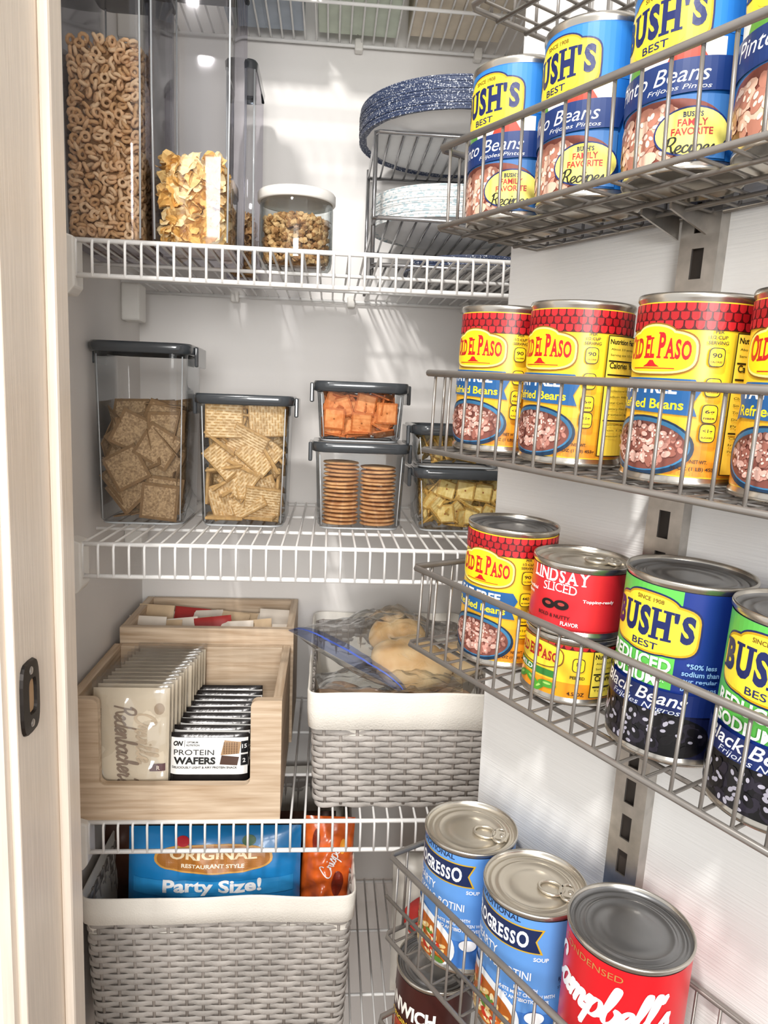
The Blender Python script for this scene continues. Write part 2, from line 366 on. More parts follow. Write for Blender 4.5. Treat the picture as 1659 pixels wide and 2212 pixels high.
def L_olive(L):
    L.word('LINDSAY',0,42,9.5,44,'#ffffff',.02,0,True,.12); L.word('SLICED',2,33,6,25,'#ffffff',.0,1,True,.1)
    for x,y in ((-5,21),(5,22)):
        L.ell(x,y,5.4,3.4,'#19100f'); L.ell(x,y+.5,2.4,1.2,'#a8403a')
    L.text('No artificial',-24,29,2.4,'#ffffff',16); L.text('flavors',-25,25.5,2.4,'#ffffff',9); L.text('Topping-ready',30,27,2.8,'#ffffff',22)
    L.text('BOLD & NUTTY',0,13.6,2.6,'#3a0808',24); L.text('FLAVOR',12,9.6,2.8,'#ffffff',12); L.rect(-108,5,108,6.4,'#a5131a')
def L_chile(L):
    L.rect(-108,5,108,16,'#f09a1c'); tiles(L,45,0,1); L.ell(0,33,24,9.5,'#8a5a12',p=.7); L.ell(0,33,23,8.6,'#ffe23a',p=.7)
    oep(L,0,32.5,40,7.5); L.rect(-22,17.5,20,22.5,'#2f7d32'); L.text('MILD',-8,20,3.4,'#ffffff',16)
    for x,y,r in ((-12,11,.4),(0,12,-.3),(8,9,.7),(14,12,0)): L.ell(x,y,7,2.6,'#4c9a2e',rot=r); L.ell(x,y+.6,3,.8,'#a6d06a',rot=r)
    L.ell(34,30,4.2,5,'#1a1a1a',p=.5); L.ell(34,30,3.7,4.5,'#ffd11f',p=.5); L.text('10',34,31,2.8,'#1a1a1a'); L.text('4.5 OZ',34,9,2.8,'#3a1c10')
    L.text('PEELED',34,21,2.2,'#1a1a1a'); nutrition(L,43,7,70,41,'10')
def L_black(L):
    L.rect(-112,6,-60,105,'#0f1f66'); L.rect(-50,46,19,106,'#5fbf50'); bush_badge(L,0,83)
    L.text('REDUCED',-5,60,8.2,'#ffffff',45,.03); L.text('SODIUM*',-5,50.2,7.6,'#ffffff',42,.03)
    for i,t in enumerate(('*50% less','sodium than','our regular','black beans')): L.text(t,34,63-i*4.6,3.2,'#8fb8e8',[17,21,20,20][i],.02)
    L.rect(-42,6,50,34,'#0c1338'); L.ell(2,18,42,15,'#08080c',p=.8); L.beans(2,18,38,12,95,4.6,3,['#17141c','#24202c','#0d0b10'],8,'#a9a6b4')
    L.poly([(-42,30),(48,33),(52,46),(-42,44)],'#0f2460'); L.text('Black Beans',0,40.5,8,'#ffffff',58,.01,.3); L.text('Frijoles Negros',4,33.2,4.6,'#dfe6f5',44,.0,.3)
    L.rect(50,6,108,30,'#1f6fc0'); L.text('NET WT 15 OZ',72,14,3,'#ffffff')
def L_soup(L):
    L.rect(-125,6,125,30,'#3f78c4'); L.text('TRADITIONAL',-2,104,4.6,'#1b2a4a',44,.02)
    L.poly([(-34,79.5),(38,79.5),(33,89.5),(38,99.5),(-34,99.5)],'#c9a227'); L.poly([(-34,80.5),(36,80.5),(31.8,89.5),(36,98.5),(-34,98.5)],'#14254f')
    L.word('PROGRESSO',-2,89.5,13,58,'#ffffff',.03,0,True,.08,[1,.82,.82,.82,.82,.82,.82,.82,1]); L.text('SOUP',37,75.5,3.2,'#ffffff',11)
    L.text('HEARTY',-10,71,6.6,'#ffffff',28,.01); L.text('CHICKEN & ROTINI',0,61,6.6,'#ffffff',62,.01)
    for i,t in enumerate(('MADE WITH','WHITE MEAT CHICKEN WITH','NO ANTIBIOTICS EVER')): L.text(t,28,50-i*4.6,3,'#ffffff',[17,44,36][i],.02)
    L.ell(-10,20,36,26,'#e9ecef'); L.ell(-10,18,32,22,'#b5611f'); L.beans(-10,18,28,18,70,4.6,2.2,['#f0cf8a','#e0702a','#f6e3b4','#c8341c','#5e8c34'],11,'#fff2d0')
    L.text('READY TO SERVE',66,60,3.2,'#14254f',30); L.text('STOVE OR MICROWAVE',66,53,2.2,'#14254f',30); L.text('LISTEN UP',66,36,3,'#14254f',24); L.ell(36,28,7,5,'#ffffff')
def L_camp(L):
    L.rect(-136,4,136,42,'#f3efe8'); L.ell(0,42,10,10,'#b08a3a'); L.ell(0,42,8.6,8.6,'#d6b565')
    L.text('CONDENSED',-4,101,3.8,'#b98246',43,.0); L.script("Campbell's",3,83,23,82,'#ffffff',.30,.25)
def L_sloppy(L):
    L.text('MANWICH',0,78,15,'#f6f2ea',70,.04); L.ell(0,40,34,20,'#b5401c'); L.beans(0,40,28,15,60,5,3.4,['#8c3a1c','#c0602c','#5e2412'],6,'#e09a60'); L.text('ORIGINAL',0,64,5,'#f3c640',34)
def can(label,Rr,H,base,fn,lid,tab,group=None):
    root=thing('food_can',label,'can',(0,0,0),0,group)
    mb=MB(); mb.lathe([(0,.002),(Rr*.93,.002),(Rr*.95,.0002),(Rr*.99,0),(Rr,.001),(Rr,.003),(Rr*.97,.0048),(Rr*.968,H-.0048),(Rr,H-.0032),(Rr*1.004,H-.0012),(Rr*.99,H),(Rr*.965,H-.0004),(Rr*.955,H-.004)],TIN,72); mb.build('can_body',root)
    mb=MB(); RL=Rr*.976; n=96; h0,h1=.0052,H-.0052
    mb.loft([[(RL*math.cos(2*PI*k/n),RL*math.sin(2*PI*k/n),z) for k in range(n)] for z in (h0,h1)],ink(base,.33))
    k=H/.111 if H>.09 else 1
    L=Lab(mb,lambda u,v,off:Vector(((RL+off)*math.sin(u*.001*k/RL),-(RL+off)*math.cos(u*.001*k/RL),min(max(v*.001*k,h0),h1))))
    fn(L); mb.build('label',root)
    mb=MB(); z=H-.004; pr=[(Rr*.957,z+.0015),(Rr*.93,z-.0008),(Rr*.88,z-.0008),(Rr*.86,z+.0002),(Rr*.83,z+.0002),(Rr*.81,z-.0008),(Rr*.74,z-.0008),(Rr*.72,z+.0002),(Rr*.68,z+.0002),(Rr*.66,z-.0006),(Rr*.48,z-.0006),(Rr*.46,z-.0002),(Rr*.3,z-.0002),(0,z-.0002)]
    mb.lathe(pr[::-1],lid,64); lo=mb.build('can_lid',root)
    if tab:
        mb=MB(); zz=z+.0014; q=Rr*.5
        T=Matrix.Rotation(R(tab),4,'Z')
        def oval(cx,a,b,r): return [T@Vector((cx+a*math.cos(2*PI*i/18),b*math.sin(2*PI*i/18),zz)) for i in range(18)]
        mb.tube(oval(q*.62,Rr*.24,Rr*.2,0),.0013,TINL,6,True); mb.tube(oval(q*1.25,Rr*.14,Rr*.24,0),.0013,TINL,6,True)
        mb.add([T@Vector(p) for p in [(q*.9,-.006,zz-.0006),(q*1.6,-.006,zz-.0006),(q*1.6,.006,zz-.0006),(q*.9,.006,zz-.0006),(q*.9,-.006,zz+.0006),(q*1.6,-.006,zz+.0006),(q*1.6,.006,zz+.0006),(q*.9,.006,zz+.0006)]],[(0,3,2,1),(4,5,6,7),(0,1,5,4),(1,2,6,5),(2,3,7,6),(3,0,4,7)],TINL)
        mb.lathe([(0,zz+.0014),(.0022,zz+.0012),(.003,zz-.002)],TINL,16,T=Matrix.Translation(T@Vector((q*1.35,0,0)))); mb.build('pull_tab',root)
    return root
# ------------------------------------------------------------ door rack rows (each basket hangs with its own slight tilt)
rows={}
def rowz(pt,pb,hh=None):
    s0,zt=hD(*pt,.116); s1,zb=(hD(*pb,.116) if pb else (s0,zt-hh)); return s0,zt,zb
rows[1]=rowz((950,322),(945,492)); rows[2]=rowz((915,805),(925,972)); rows[3]=rowz((887,1222),(890,1393)); rows[4]=rowz((838,1845),(832,2020)); rows[5]=rowz((812,2195),None,.065)
s,z=hD(1015,15,.116); rows[0]=(s,z+.057,z)
TILT={0:0,1:-.3,2:2.3,3:3.2,4:1.8,5:3.0}
def rowM(k): s0,zt,zb=rows[k]; return Matrix.Translation(D(s0,0,zb))@Matrix.Rotation(R(-60),4,'Z')@Matrix.Rotation(R(TILT[k]),4,'Y')
def seat(o,k,s,dz=0,twist=0,t=.062):
    M=rowM(k)@Matrix.Translation((s-rows[k][0],-t,.0032+dz))@Matrix.Rotation(R(twist),4,'Z')
    o.location=M.to_translation(); o.rotation_euler=M.to_euler(); return o
ss=[.067,.1405,.2135,.286]; g1='blue pinto bean cans on the top door basket'; RC=.0358
c1=can('blue bean can at the far end of the top can row, nearest the shelves',RC,.110,'#226cb8',L_pinto,TINL,0,g1); seat(c1,1,ss[0],0,2)
for i,(l,tw) in enumerate((('blue bean can second from the left in the top can row',-5),('blue bean can third from the left in the top can row',-1),('blue bean can cut by the right photo edge in the top can row',3))):
    seat(dup(c1,None,None,l),1,ss[i+1],0,tw)
ss=[.064,.139,.230,.304]; g2='yellow refried bean cans on the second door basket'
c2=can('yellow refried bean can at the far left end of the second can row',RC,.109,'#fbd030',L_refried,TINL,0,g2); seat(c2,2,ss[0],0,6)
for i,(l,tw) in enumerate((('yellow refried bean can second from the left in the second can row',-3),('yellow refried bean can third from the left in the second can row',-6),('yellow refried bean can cut by the right photo edge in the second can row',0))):
    seat(dup(c2,None,None,l),2,ss[i+1],0,tw)
def sat(px,py,t=.062): return hD(px,py,t)[0]
s1=sat(1108,1142)-.005
o=seat(dup(c2,None,None,'tall yellow refried bean can beside the small red olive can in the third basket'),3,s1,0,9)
if 'group' in o: del o['group']
for ch in list(o.children):
    if ch.name.startswith('can_lid'):
        m2=ch.data.copy(); ch.data=m2; m2.materials[0]=TIND
s2=s1+.0715
seat(can('small yellow green chile can underneath the red olive can',.0345,.048,'#fbd030',L_chile,TINL,0),3,s2,0,-8)
seat(can('short red sliced olive can stacked on the small yellow can',.0345,.051,'#d02830',L_olive,TINL,40),3,s2,.0485,13)
s3=max(sat(1486,1250)-.004,s2+.0735)
cb=seat(can('navy and green reduced sodium black bean can right of the olive can',.0385,.112,'#16307f',L_black,TIND,0,'reduced sodium black bean cans in the third basket'),3,s3,0,0)
s4=s3+.0772
seat(dup(cb,None,None,'navy and green black bean can cut by the right photo edge in the third basket'),3,s4,0,0,t=.071)
a=sat(1012,1787); gs='light blue soup cans in the lowest large basket'
p=seat(can('light blue soup can at the left end of its row, nearest the wicker basket',.0405,.114,'#5f95d6',L_soup,TINL,35,gs),4,a,0,0)
b=a+.0812; seat(dup(p,None,None,'light blue soup can between the other blue soup can and the red soup can'),4,b,0,0,t=.066)
c=b+.084; seat(can('large red soup can with grey lid right of the blue soup cans',.0425,.134,'#cf1822',L_camp,TIND,0),4,c,0,4)
s5=sat(932,2105); seat(can('dark brown sauce can with grey lid at the bottom edge of the photo',.0375,.111,'#3b1613',L_sloppy,TIND,0),5,s5)
# baskets
S_STD=sat(1437,1150,.008)
BL={0:'grey wire door basket at the very top, cut by the photo top',1:'grey wire door basket holding the row of blue bean cans',2:'grey wire door basket holding the row of yellow refried bean cans',3:'grey wire door basket holding olive and black bean cans',4:'grey wire door basket holding the blue and red soup cans',5:'grey wire door basket at the very bottom holding the brown sauce can'}
for k,(s0,zt,zb) in rows.items():
    t0,t1=.008,.116; hh=zt-zb; S1=.62; x0=0
    root=thing('wire_basket',BL[k],'basket',group='wire baskets mounted on the door'); M=rowM(k); root.location=M.to_translation(); root.rotation_euler=M.to_euler()
    mb=MB()
    mb.tube([(x0+.004,-t1,hh),(S1,-t1,hh),(S1,-t0,hh),(x0,-t0,hh),(x0,-t1+.004,hh)],.0026,GREYW,8,True); mb.build('top_rim',root)
    mb=MB(); mb.tube([(x0+.004,-t1,0),(S1,-t1,0),(S1,-t0,0),(x0,-t0,0),(x0,-t1+.004,0)],.0021,GREYW,8,True); mb.build('bottom_rim',root)
    mb=MB(); x=x0+.012
    while x<S1-.005:
        mb.tube([(x,-t1+.001,hh),(x,-t1+.001,.002),(x,-t1+.004,0),(x,-t0-.004,0),(x,-t0-.001,.002),(x,-t0-.001,hh)],.00125,GREYW,5); x+=.0185
    for y in (.035,.062,.09): mb.tube([(x0,-y,-.0022),(S1,-y,-.0022)],.0016,GREYW,6)
    if k>=4: mb.tube([(x0,-t1-.001,hh*.5),(S1,-t1-.001,hh*.5)],.0018,GREYW,6)
    for y in (.03,.052,.074,.096):
        mb.tube([(x0,-y,hh),(x0,-y,0)],.00125,GREYW,5); mb.tube([(S1,-y,hh),(S1,-y,0)],.00125,GREYW,5)
    mb.build('wire_mesh',root)
    xs=S_STD-s0
    for ds in (-.011,.011):
        mb=MB(); mb.prism([(-.05,-.004),(-.009,-.014),(-.009,hh*.6),(-.013,hh*.6),(-.016,.003),(-.05,.001)],0,.0016,STEEL)
        o=mb.build('bracket',root); o.rotation_euler=(0,0,PI/2); o.location=(xs+ds,0,0)
# slotted standard
root=thing('slotted_upright','slotted steel upright channel screwed to the white door','rail')
M=Matrix.Translation(D(S_STD,0,-.06))@Matrix.Rotation(R(-60),4,'Z')@Matrix.Rotation(R(1.9),4,'Y'); root.location=M.to_translation(); root.rotation_euler=M.to_euler()
mb=MB(); H=.68; w=.0145; L0=-.85
mb.box((-w,-.010,L0),(-.0045,-.0085,H),STEEL); mb.box((.0045,-.010,L0),(w,-.0085,H),STEEL); mb.box((-w,-.0085,L0),(-w+.0015,0,H),STEEL); mb.box((w-.0015,-.0085,L0),(w,0,H),STEEL)
z=L0
while z<H-.03: mb.box((-.0045,-.010,z),(.0045,-.0085,z+.010),STEEL); z+=.030
mb.build('channel',root); mb=MB(); mb.box((-.012,-.0035,L0),(.012,-.0025,H),DARKM); mb.build('slot_shade_sheet',root)  # dark sheet added behind the slots to stand for their shade
# ------------------------------------------------------------ room shell
XL=-.298; YB=1.21; XR=.43; ZT=.82; ZF=-1.32
def sbox(name,a,b,m,T=None,bevel=0): mb=MB(); mb.box(a,b,m,T); return struct(mb.build(name,bevel=bevel))
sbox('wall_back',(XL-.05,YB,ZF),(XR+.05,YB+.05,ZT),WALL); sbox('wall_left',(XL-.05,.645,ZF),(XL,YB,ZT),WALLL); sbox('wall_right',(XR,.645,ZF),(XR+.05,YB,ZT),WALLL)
sbox('ceiling',(XL-.05,.645,ZT),(XR+.05,YB+.05,ZT+.05),WALL); sbox('floor',(-1.5,-1.5,ZF-.05),(1.5,YB+.05,ZF),pm('floor_wood','#8a6f58',.5,0,.15,5,stretch=(20,2,1)))
XJ=-.2235
mb=MB(); mb.box((XL-.04,.535,ZF),(XJ,.645,ZT),CREAM); tr=struct(mb.build('trim_1',bevel=.0015))
mb=MB(); mb.box((XJ,.612,ZF),(XJ+.009,.643,ZT),CREAM); mb.build('door_stop',tr,bevel=.003)
mb=MB(); prof=[(XJ-.006,.535),(XJ-.006,.526),(XJ-.012,.521),(XJ-.02,.524),(XJ-.03,.520),(XJ-.05,.517),(XJ-.06,.51),(XJ-.085,.51),(XJ-.085,.535)]
n=len(prof); mb.add([(x,y,ZF) for x,y in prof]+[(x,y,ZT) for x,y in prof],[(i,(i+1)%n,n+(i+1)%n,n+i) for i in range(n)],CREAM); struct(mb.build('trim_2'))
p=hY(62,1505,.5577); ys=p.y; zs=p.z
mb=MB(); o=[]
for i in range(24):
    a=2*PI*i/24; o.append((.0165*math.copysign(abs(math.cos(a))**.45,math.cos(a)),.029*math.copysign(abs(math.sin(a))**.6,math.sin(a))))
nn=24; mb.add([(XJ+.0001,ys+x,zs+z) for x,z in o]+[(XJ+.0025,ys+x*.95,zs+z*.97) for x,z in o]+[(XJ+.0028,ys+.002+x*.45,zs+z*.5) for x,z in o]+[(XJ+.0005,ys+.002+x*.4,zs+z*.45) for x,z in o],[(k*nn+i,k*nn+(i+1)%nn,(k+1)*nn+(i+1)%nn,(k+1)*nn+i) for k in range(3) for i in range(nn)],BLACKM)
mb.add([(XJ+.0006,ys+.002+x*.45,zs+z*.5) for x,z in o],[tuple(range(nn))],pm('latch_hole_brass','#c9a680',.5,.2))
sp=mb.build('strike_plate',tr); sp['label']='black metal strike plate'
for dz in (-.021,.021):
    mb=MB(); mb.lathe([(0,.0012),(.0028,.0008),(.0034,0)],STEEL,14,T=Matrix.Translation((XJ+.0024,ys,zs+dz))@Matrix.Rotation(PI/2,4,'Y')); mb.build('screw',sp)
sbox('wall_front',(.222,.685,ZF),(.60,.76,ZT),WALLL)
T=Matrix.Translation(HG)@Matrix.Rotation(R(-60),4,'Z')
mb=MB(); mb.box((0,0,ZF+.01),(.76,.035,ZT),DOORM); dr=struct(mb.build('door_1',bevel=.0015)); dr.matrix_world=T
# ------------------------------------------------------------ shelves
Y0=.83; Y1=1.205; ZS={0:.527,1:.155,2:-.169,3:-.503,4:-.842}
SL={0:'white wire shelf at the top, seen from underneath',1:'white wire shelf holding cereal containers and the plate rack',2:'white wire shelf holding the cracker containers',3:'white wire shelf holding wooden bins and lined basket',4:'lowest white wire shelf carrying the large wicker basket'}
def wire_shelf(k):
    z=ZS[k]; x0=XL+.008; x1=XR-.004; root=thing('wire_shelf',SL[k],'shelf',(0,Y0,z),0,'white wire pantry shelves'); lip=.036; dY=Y1-Y0
    for nm,y,zz,r in (('front_rail',0,0,.0027),('lip_rail',-.0025,-lip,.0028),('support_rail',.12,-.0042,.0024),('support_rail',.25,-.0042,.0024),('back_rail',dY-.004,-.003,.0026)):
        mb=MB(); mb.tube([(x0+ (0 if y>.01 else .016),y,zz),(x1,y,zz)],r,WHITEW,8); mb.build(nm,root)
    mb=MB(); x=x0+.022
    while x<x1-.004:
        mb.tube([(x,dY-.002,0),(x,.001,.0012),(x,-.003,-.001),(x,-.0045,-.005),(x,-.0045,-lip-.001)],.0015,WHITEW,6); x+=.0168
    mb.build('wire_deck',root)
    mb=MB(); mb.prism([(XL,-.056),(XL+.024,-.056),(XL+.030,-.048),(XL+.030,.002),(XL+.018,.006),(XL,.006)],-.010,.020,WPLAST); mb.build('end_bracket',root,bevel=.002)
    mb=MB(); mb.prism([(XL,-.055),(XL+.026,-.055),(XL+.026,-.002),(XL,-.002)],dY-.10,dY-.06,WPLAST); mb.build('wall_bracket',root,bevel=.003)
    for x in (-.15,.03,.21):
        mb=MB(); mb.box((x-.006,dY-.012,-.012),(x+.006,dY+.003,.005),WPLAST); mb.build('wall_clip',root,bevel=.002)
    return root
for k in ZS: wire_shelf(k)
DZ=.0022
def deck(k): return ZS[k]+DZ
# ------------------------------------------------------------ loose food stuff
def torus(a,b,na=10,nb=5):
    vs=[((a+b*math.cos(2*PI*j/nb))*math.cos(2*PI*i/na),(a+b*math.cos(2*PI*j/nb))*math.sin(2*PI*i/na),b*math.sin(2*PI*j/nb)) for i in range(na) for j in range(nb)]
    fs=[(i*nb+j,((i+1)%na)*nb+j,((i+1)%na)*nb+(j+1)%nb,i*nb+(j+1)%nb) for i in range(na) for j in range(nb)]; return vs,fs
def rrot(rnd): return Matrix.Rotation(rnd.random()*2*PI,4,'Z')@Matrix.Rotation(math.acos(rnd.uniform(-1,1)),4,'X')@Matrix.Rotation(rnd.random()*2*PI,4,'Z')
def flake(rnd,s):
    vs=[];fs=[]; n=4; b=rnd.uniform(.2,.7); w=rnd.uniform(.7,1.1)
    for i in range(n+1):
        for j in range(n+1):
            x=(i/n-.5)*2; y=(j/n-.5)*2; r=math.hypot(x,y); k=min(1,1.05/max(r,1e-3)) if r>1 else 1
            vs.append((x*k*s*w+rnd.uniform(-.14,.14)*s,y*k*s*.8+rnd.uniform(-.1,.1)*s,s*(b*x*x*.5-.3*y*y*b)+rnd.uniform(-.12,.12)*s))
    for i in range(n):
        for j in range(n): fs.append((i*(n+1)+j,(i+1)*(n+1)+j,(i+1)*(n+1)+j+1,i*(n+1)+j+1))
    return vs,fs
def fillbox(mb,w,d,h,step,fn,rnd,mats,coremat,smooth=True,q=.6):
    nx,ny,nz=[max(2,int(round(q_/step))) for q_ in (w,d,h)]
    for i in range(nx):
        for j in range(ny):
            for k in range(nz):
                if not(j<2 or i==nx-1 or k>=nz-2 or i==0): continue
                p=Vector(((i+.5)/nx*w-w/2,(j+.5)/ny*d-d/2,(k+.5)/nz*h))+Vector([rnd.uniform(-.35,.35)*step for _ in range(3)])
                e=step*q
                p.x=max(-w/2+e,min(w/2-e,p.x)); p.y=max(-d/2+e,min(d/2-e,p.y)); p.z=max(e,p.z)
                vs,fs=fn(); mb.add(vs,fs,rnd.choice(mats),smooth,Matrix.Translation(p)@rrot(rnd))
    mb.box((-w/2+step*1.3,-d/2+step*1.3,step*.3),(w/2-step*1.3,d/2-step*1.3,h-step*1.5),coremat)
rnd=random.Random(11)
OATS=[pm('oat_ring_a','#d9b187',.75,0,.12,300,.2),pm('oat_ring_b','#caa072',.75,0,.12,300,.2),pm('oat_ring_c','#e4c39c',.75,0,.1,300,.2)]
CORN=[pm('corn_flake_a','#ebc681',.6,0,.12,120),pm('corn_flake_b','#e0b060',.6,0,.12,120),pm('corn_flake_c','#f5dda8',.6,0,.1,120)]
GRAN=[pm('granola_a','#b58b5a',.8,0,.2,200),pm('granola_b','#93693f',.8,0,.2,200),pm('granola_c','#cda978',.8,0,.15,200)]
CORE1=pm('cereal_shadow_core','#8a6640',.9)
def tall_container(px0,px1,Yf,dep,zt,label,grp):
    X0=hY(px0,480,Yf).x; X1=hY(px1,480,Yf).x; w=X1-X0; h=zt-deck(1); root=thing('cereal_container',label,'container',((X0+X1)/2,Yf+dep/2,deck(1)),0,grp)
    mb=MB(); mb.loft([rrect(w*.93,dep*.95,.012,0),rrect(w*.96,dep*.97,.014,.004),rrect(w,dep,.014,h*.5),rrect(w,dep,.014,h-.012)],CLEARP,cap0=True)
    mb.loft([rrect(w*.93-.004,dep*.95-.004,.011,.004),rrect(w-.005,dep-.005,.012,h*.5),rrect(w-.005,dep-.005,.012,h-.012)],CLEARI); mb.build('container_body',root)
    for sx in (-1,1):
        for sy in (-1,1):
            mb=MB(); mb.tube([(sx*(w*.48-.0045),sy*(dep*.485-.0045),.006),(sx*(w/2-.0045),sy*(dep/2-.0045),h*.5),(sx*(w/2-.0045),sy*(dep/2-.0045),h-.014)],.0011,EDGEHL,6); mb.build('corner_highlight',root)  # thin tubes added as painted corner highlights, not moulded ribs
    mb=MB(); mb.loft([rrect(w+.004,dep+.004,.014,h-.016),rrect(w+.006,dep+.006,.015,h-.004),rrect(w,dep,.014,h)],GREYLID,cap0=True,cap1=True); mb.build('container_lid',root)
    return root,w
ca,wa=tall_container(128,312,.842,.17,.475,'tall clear container of oat ring cereal beside the door jamb','tall cereal containers')
cb_,wb=tall_container(318,502,.842,.14,.478,'tall clear container partly filled with corn flakes, second from the jamb','tall cereal containers')
mb=MB(); w=wa*.93-.006; h=hY(200,85,.85).z-deck(1)
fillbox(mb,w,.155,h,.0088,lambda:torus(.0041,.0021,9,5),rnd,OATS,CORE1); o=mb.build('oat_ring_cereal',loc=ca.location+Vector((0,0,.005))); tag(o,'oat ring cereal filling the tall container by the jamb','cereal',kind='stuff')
mb=MB(); w=wb*.78; h=hY(400,345,.86).z-deck(1)
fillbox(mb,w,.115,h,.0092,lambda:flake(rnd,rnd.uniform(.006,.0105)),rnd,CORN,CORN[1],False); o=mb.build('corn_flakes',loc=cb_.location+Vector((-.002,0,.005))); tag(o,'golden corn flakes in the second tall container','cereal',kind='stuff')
pA=hY(486,500,1.04).x; pB=hY(550,500,1.04).x; ztc=hY(545,130,1.04).z
root=thing('cereal_container','shorter clear container with charcoal lid behind the corn flakes container','container',((pA+pB)/2,1.095,deck(1)))
w=pB-pA; h=ztc-deck(1)
mb=MB(); mb.loft([rrect(w*.95,.11,.010,0),rrect(w,.12,.010,h*.5),rrect(w,.12,.010,h-.010)],CLEARP,cap0=True); mb.build('container_body',root)
for sx in (-1,1):
    mb=MB(); mb.tube([(sx*(w/2-.002),-.058,.006),(sx*(w/2-.002),-.058,h-.012)],.0014,EDGEHL,6); mb.build('corner_highlight',root)  # corner highlights drawn as thin tubes
mb=MB(); mb.loft([rrect(w+.002,.122,.010,h-.012),rrect(w+.004,.124,.011,h-.003),rrect(w,.12,.010,h)],GREYLID,cap0=False,cap1=False)
mb.loft([rrect(w,.12,.010,h-.006),rrect(w-.001,.119,.010,h-.005)],SMOKE,cap0=True,cap1=True); mb.build('container_lid',root)
mb=MB(); fillbox(mb,w*.84,.10,.085,.010,lambda:flake(rnd,.007),rnd,GRAN,GRAN[1],False); o=mb.build('bran_flakes',loc=root.location+Vector((0,0,.002))); tag(o,'brown flakes low in the shorter rear container','cereal',kind='stuff')
# granola jar
cx=hY(638,560,.965).x; jr=.0455; jh=hY(638,398,.93).z-deck(1)
root=thing('storage_jar','round glass jar with white lid and granola beside the plate rack','jar',(cx,.975,deck(1)))
mb=MB(); mb.lathe([(0,.0012),(jr*.9,.0012),(jr*.97,.004),(jr,.012),(jr,jh-.018),(jr*.96,jh-.010)],CLEARG,56); mb.lathe([(jr*.88,.0035),(jr*.93,.008),(jr*.95,.014),(jr*.95,jh-.016)],CLEARI,56); mb.build('jar_body',root)
mb=MB(); mb.lathe([(jr*.98,jh-.012),(jr*1.03,jh-.0125),(jr*1.06,jh-.011),(jr*1.06,jh-.002),(jr*1.03,jh),(0,jh)],WPLAST,56); mb.lathe([(jr*.98,jh-.012),(jr*.98,jh-.008),(0,jh-.008)],WPLAST,56); mb.build('jar_lid',root)
mb=MB()
def nug():
    bm=bmesh.new(); bmesh.ops.create_icosphere(bm,subdivisions=1,radius=.0036); k=rnd.uniform(.6,1.3)
    for v in bm.verts: v.co*=rnd.uniform(.7,1.3); v.co.x*=k
    bm.verts.index_update(); r=([v.co.copy() for v in bm.verts],[[v.index for v in f.verts] for f in bm.faces]); bm.free(); return r
NUGS=[nug() for _ in range(8)]; gh=jh*.62
for i in range(1300):
    a=rnd.random()*2*PI; rr=(jr-.0065)*(1-rnd.random()**2.2*.5) if i%3 else (jr-.0065)*math.sqrt(rnd.random()); z=rnd.uniform(.007,gh) if i%3 else gh+rnd.uniform(-.004,.004)
    vs,fs=rnd.choice(NUGS); mb.add(vs,fs,rnd.choice(GRAN),False,Matrix.Translation((rr*math.cos(a),rr*math.sin(a),z+rnd.uniform(-.001,.002)))@rrot(rnd))
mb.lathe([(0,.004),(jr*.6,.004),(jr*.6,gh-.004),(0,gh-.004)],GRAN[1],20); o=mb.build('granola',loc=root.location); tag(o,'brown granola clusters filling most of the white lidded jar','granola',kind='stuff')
# ------------------------------------------------------------ plate rack and plates
xr0=.050; xr1=.335; yb=1.185; tz=[deck(1)+.012,.2235,.333]; yf=[.965,.955,.985]
root=thing('plate_rack','three tier chrome wire rack holding paper plates','rack',(0,0,deck(1)))
zb0=deck(1)
for t in range(3):
    z=tz[t]-zb0; y=yf[t]
    mb=MB(); mb.tube([(xr0+.004,y,z),(xr1-.004,y,z),(xr1,y+.004,z),(xr1,yb,z),(xr0,yb,z),(xr0,y+.004,z)],.0028,CHROME,8,True)
    n=16
    for i in range(1,n): 
        x=xr0+(xr1-xr0)*i/n; mb.tube([(x,y,z+.0012),(x,yb,z+.0012)],.0016,CHROME,6)
    mb.build('rack_tier',root)
for x in (xr0,xr1):
    for y,zt in ((yb,.345),(.99,.335)):
        mb=MB(); mb.tube([(x,y,.0022),(x,y,zt-zb0)],.0028,CHROME,8); mb.build('rack_leg',root)
def plate(Rr,m):
    mb=MB(); n=72
    def ring(r,z,f=0): return [((r+f*math.sin(24*2*PI*k/n))*math.cos(2*PI*k/n),(r+f*math.sin(24*2*PI*k/n))*math.sin(2*PI*k/n),z) for k in range(n)]
    prof=[(.001,0),(Rr*.7,0),(Rr*.77,.0022),(Rr*.9,.0085),(Rr*.97,.0095),(Rr,.0085),(Rr*1.003,.0066),(Rr*.995,.0064),(Rr*.985,.0080),(Rr*.9,.0095),(Rr*.77,.0034),(Rr*.7,.0012),(.001,.0012)]
    mats=[PWHITE,PWHITE,PWHITE,PWHITE,m,m,m,m,m,m,PWHITE,PWHITE]
    mb.loft([ring(r,z,.0005 if Rr*.99>r>Rr*.75 else (.0001 if r>=Rr*.99 else 0)) for r,z in prof],m,mats=mats); return mb
def plates(n,Rr,m,x,y,z,dz,label,grp):
    p=plate(Rr,m).build('paper_plate',loc=(x,y,z)); tag(p,label,'plate',grp); r=random.Random(n)
    for i in range(1,n):
        q=p.copy(); C.objects.link(q); q.location=(x+r.uniform(-.0006,.0006),y+r.uniform(-.0006,.0006),z+i*dz); q.rotation_euler=(0,0,r.random()*6)
plates(20,.137,NAVYP,.168,1.055,tz[2]+.003,.0019,'large navy speckled paper plate in the stack on the upper rack tier','navy speckled plates on the top rack tier')
plates(20,.105,BLUEP,.156,1.075,tz[1]+.003,.0020,'pale blue dappled paper plate in the stack on the middle rack tier','pale blue plates on the middle rack tier')
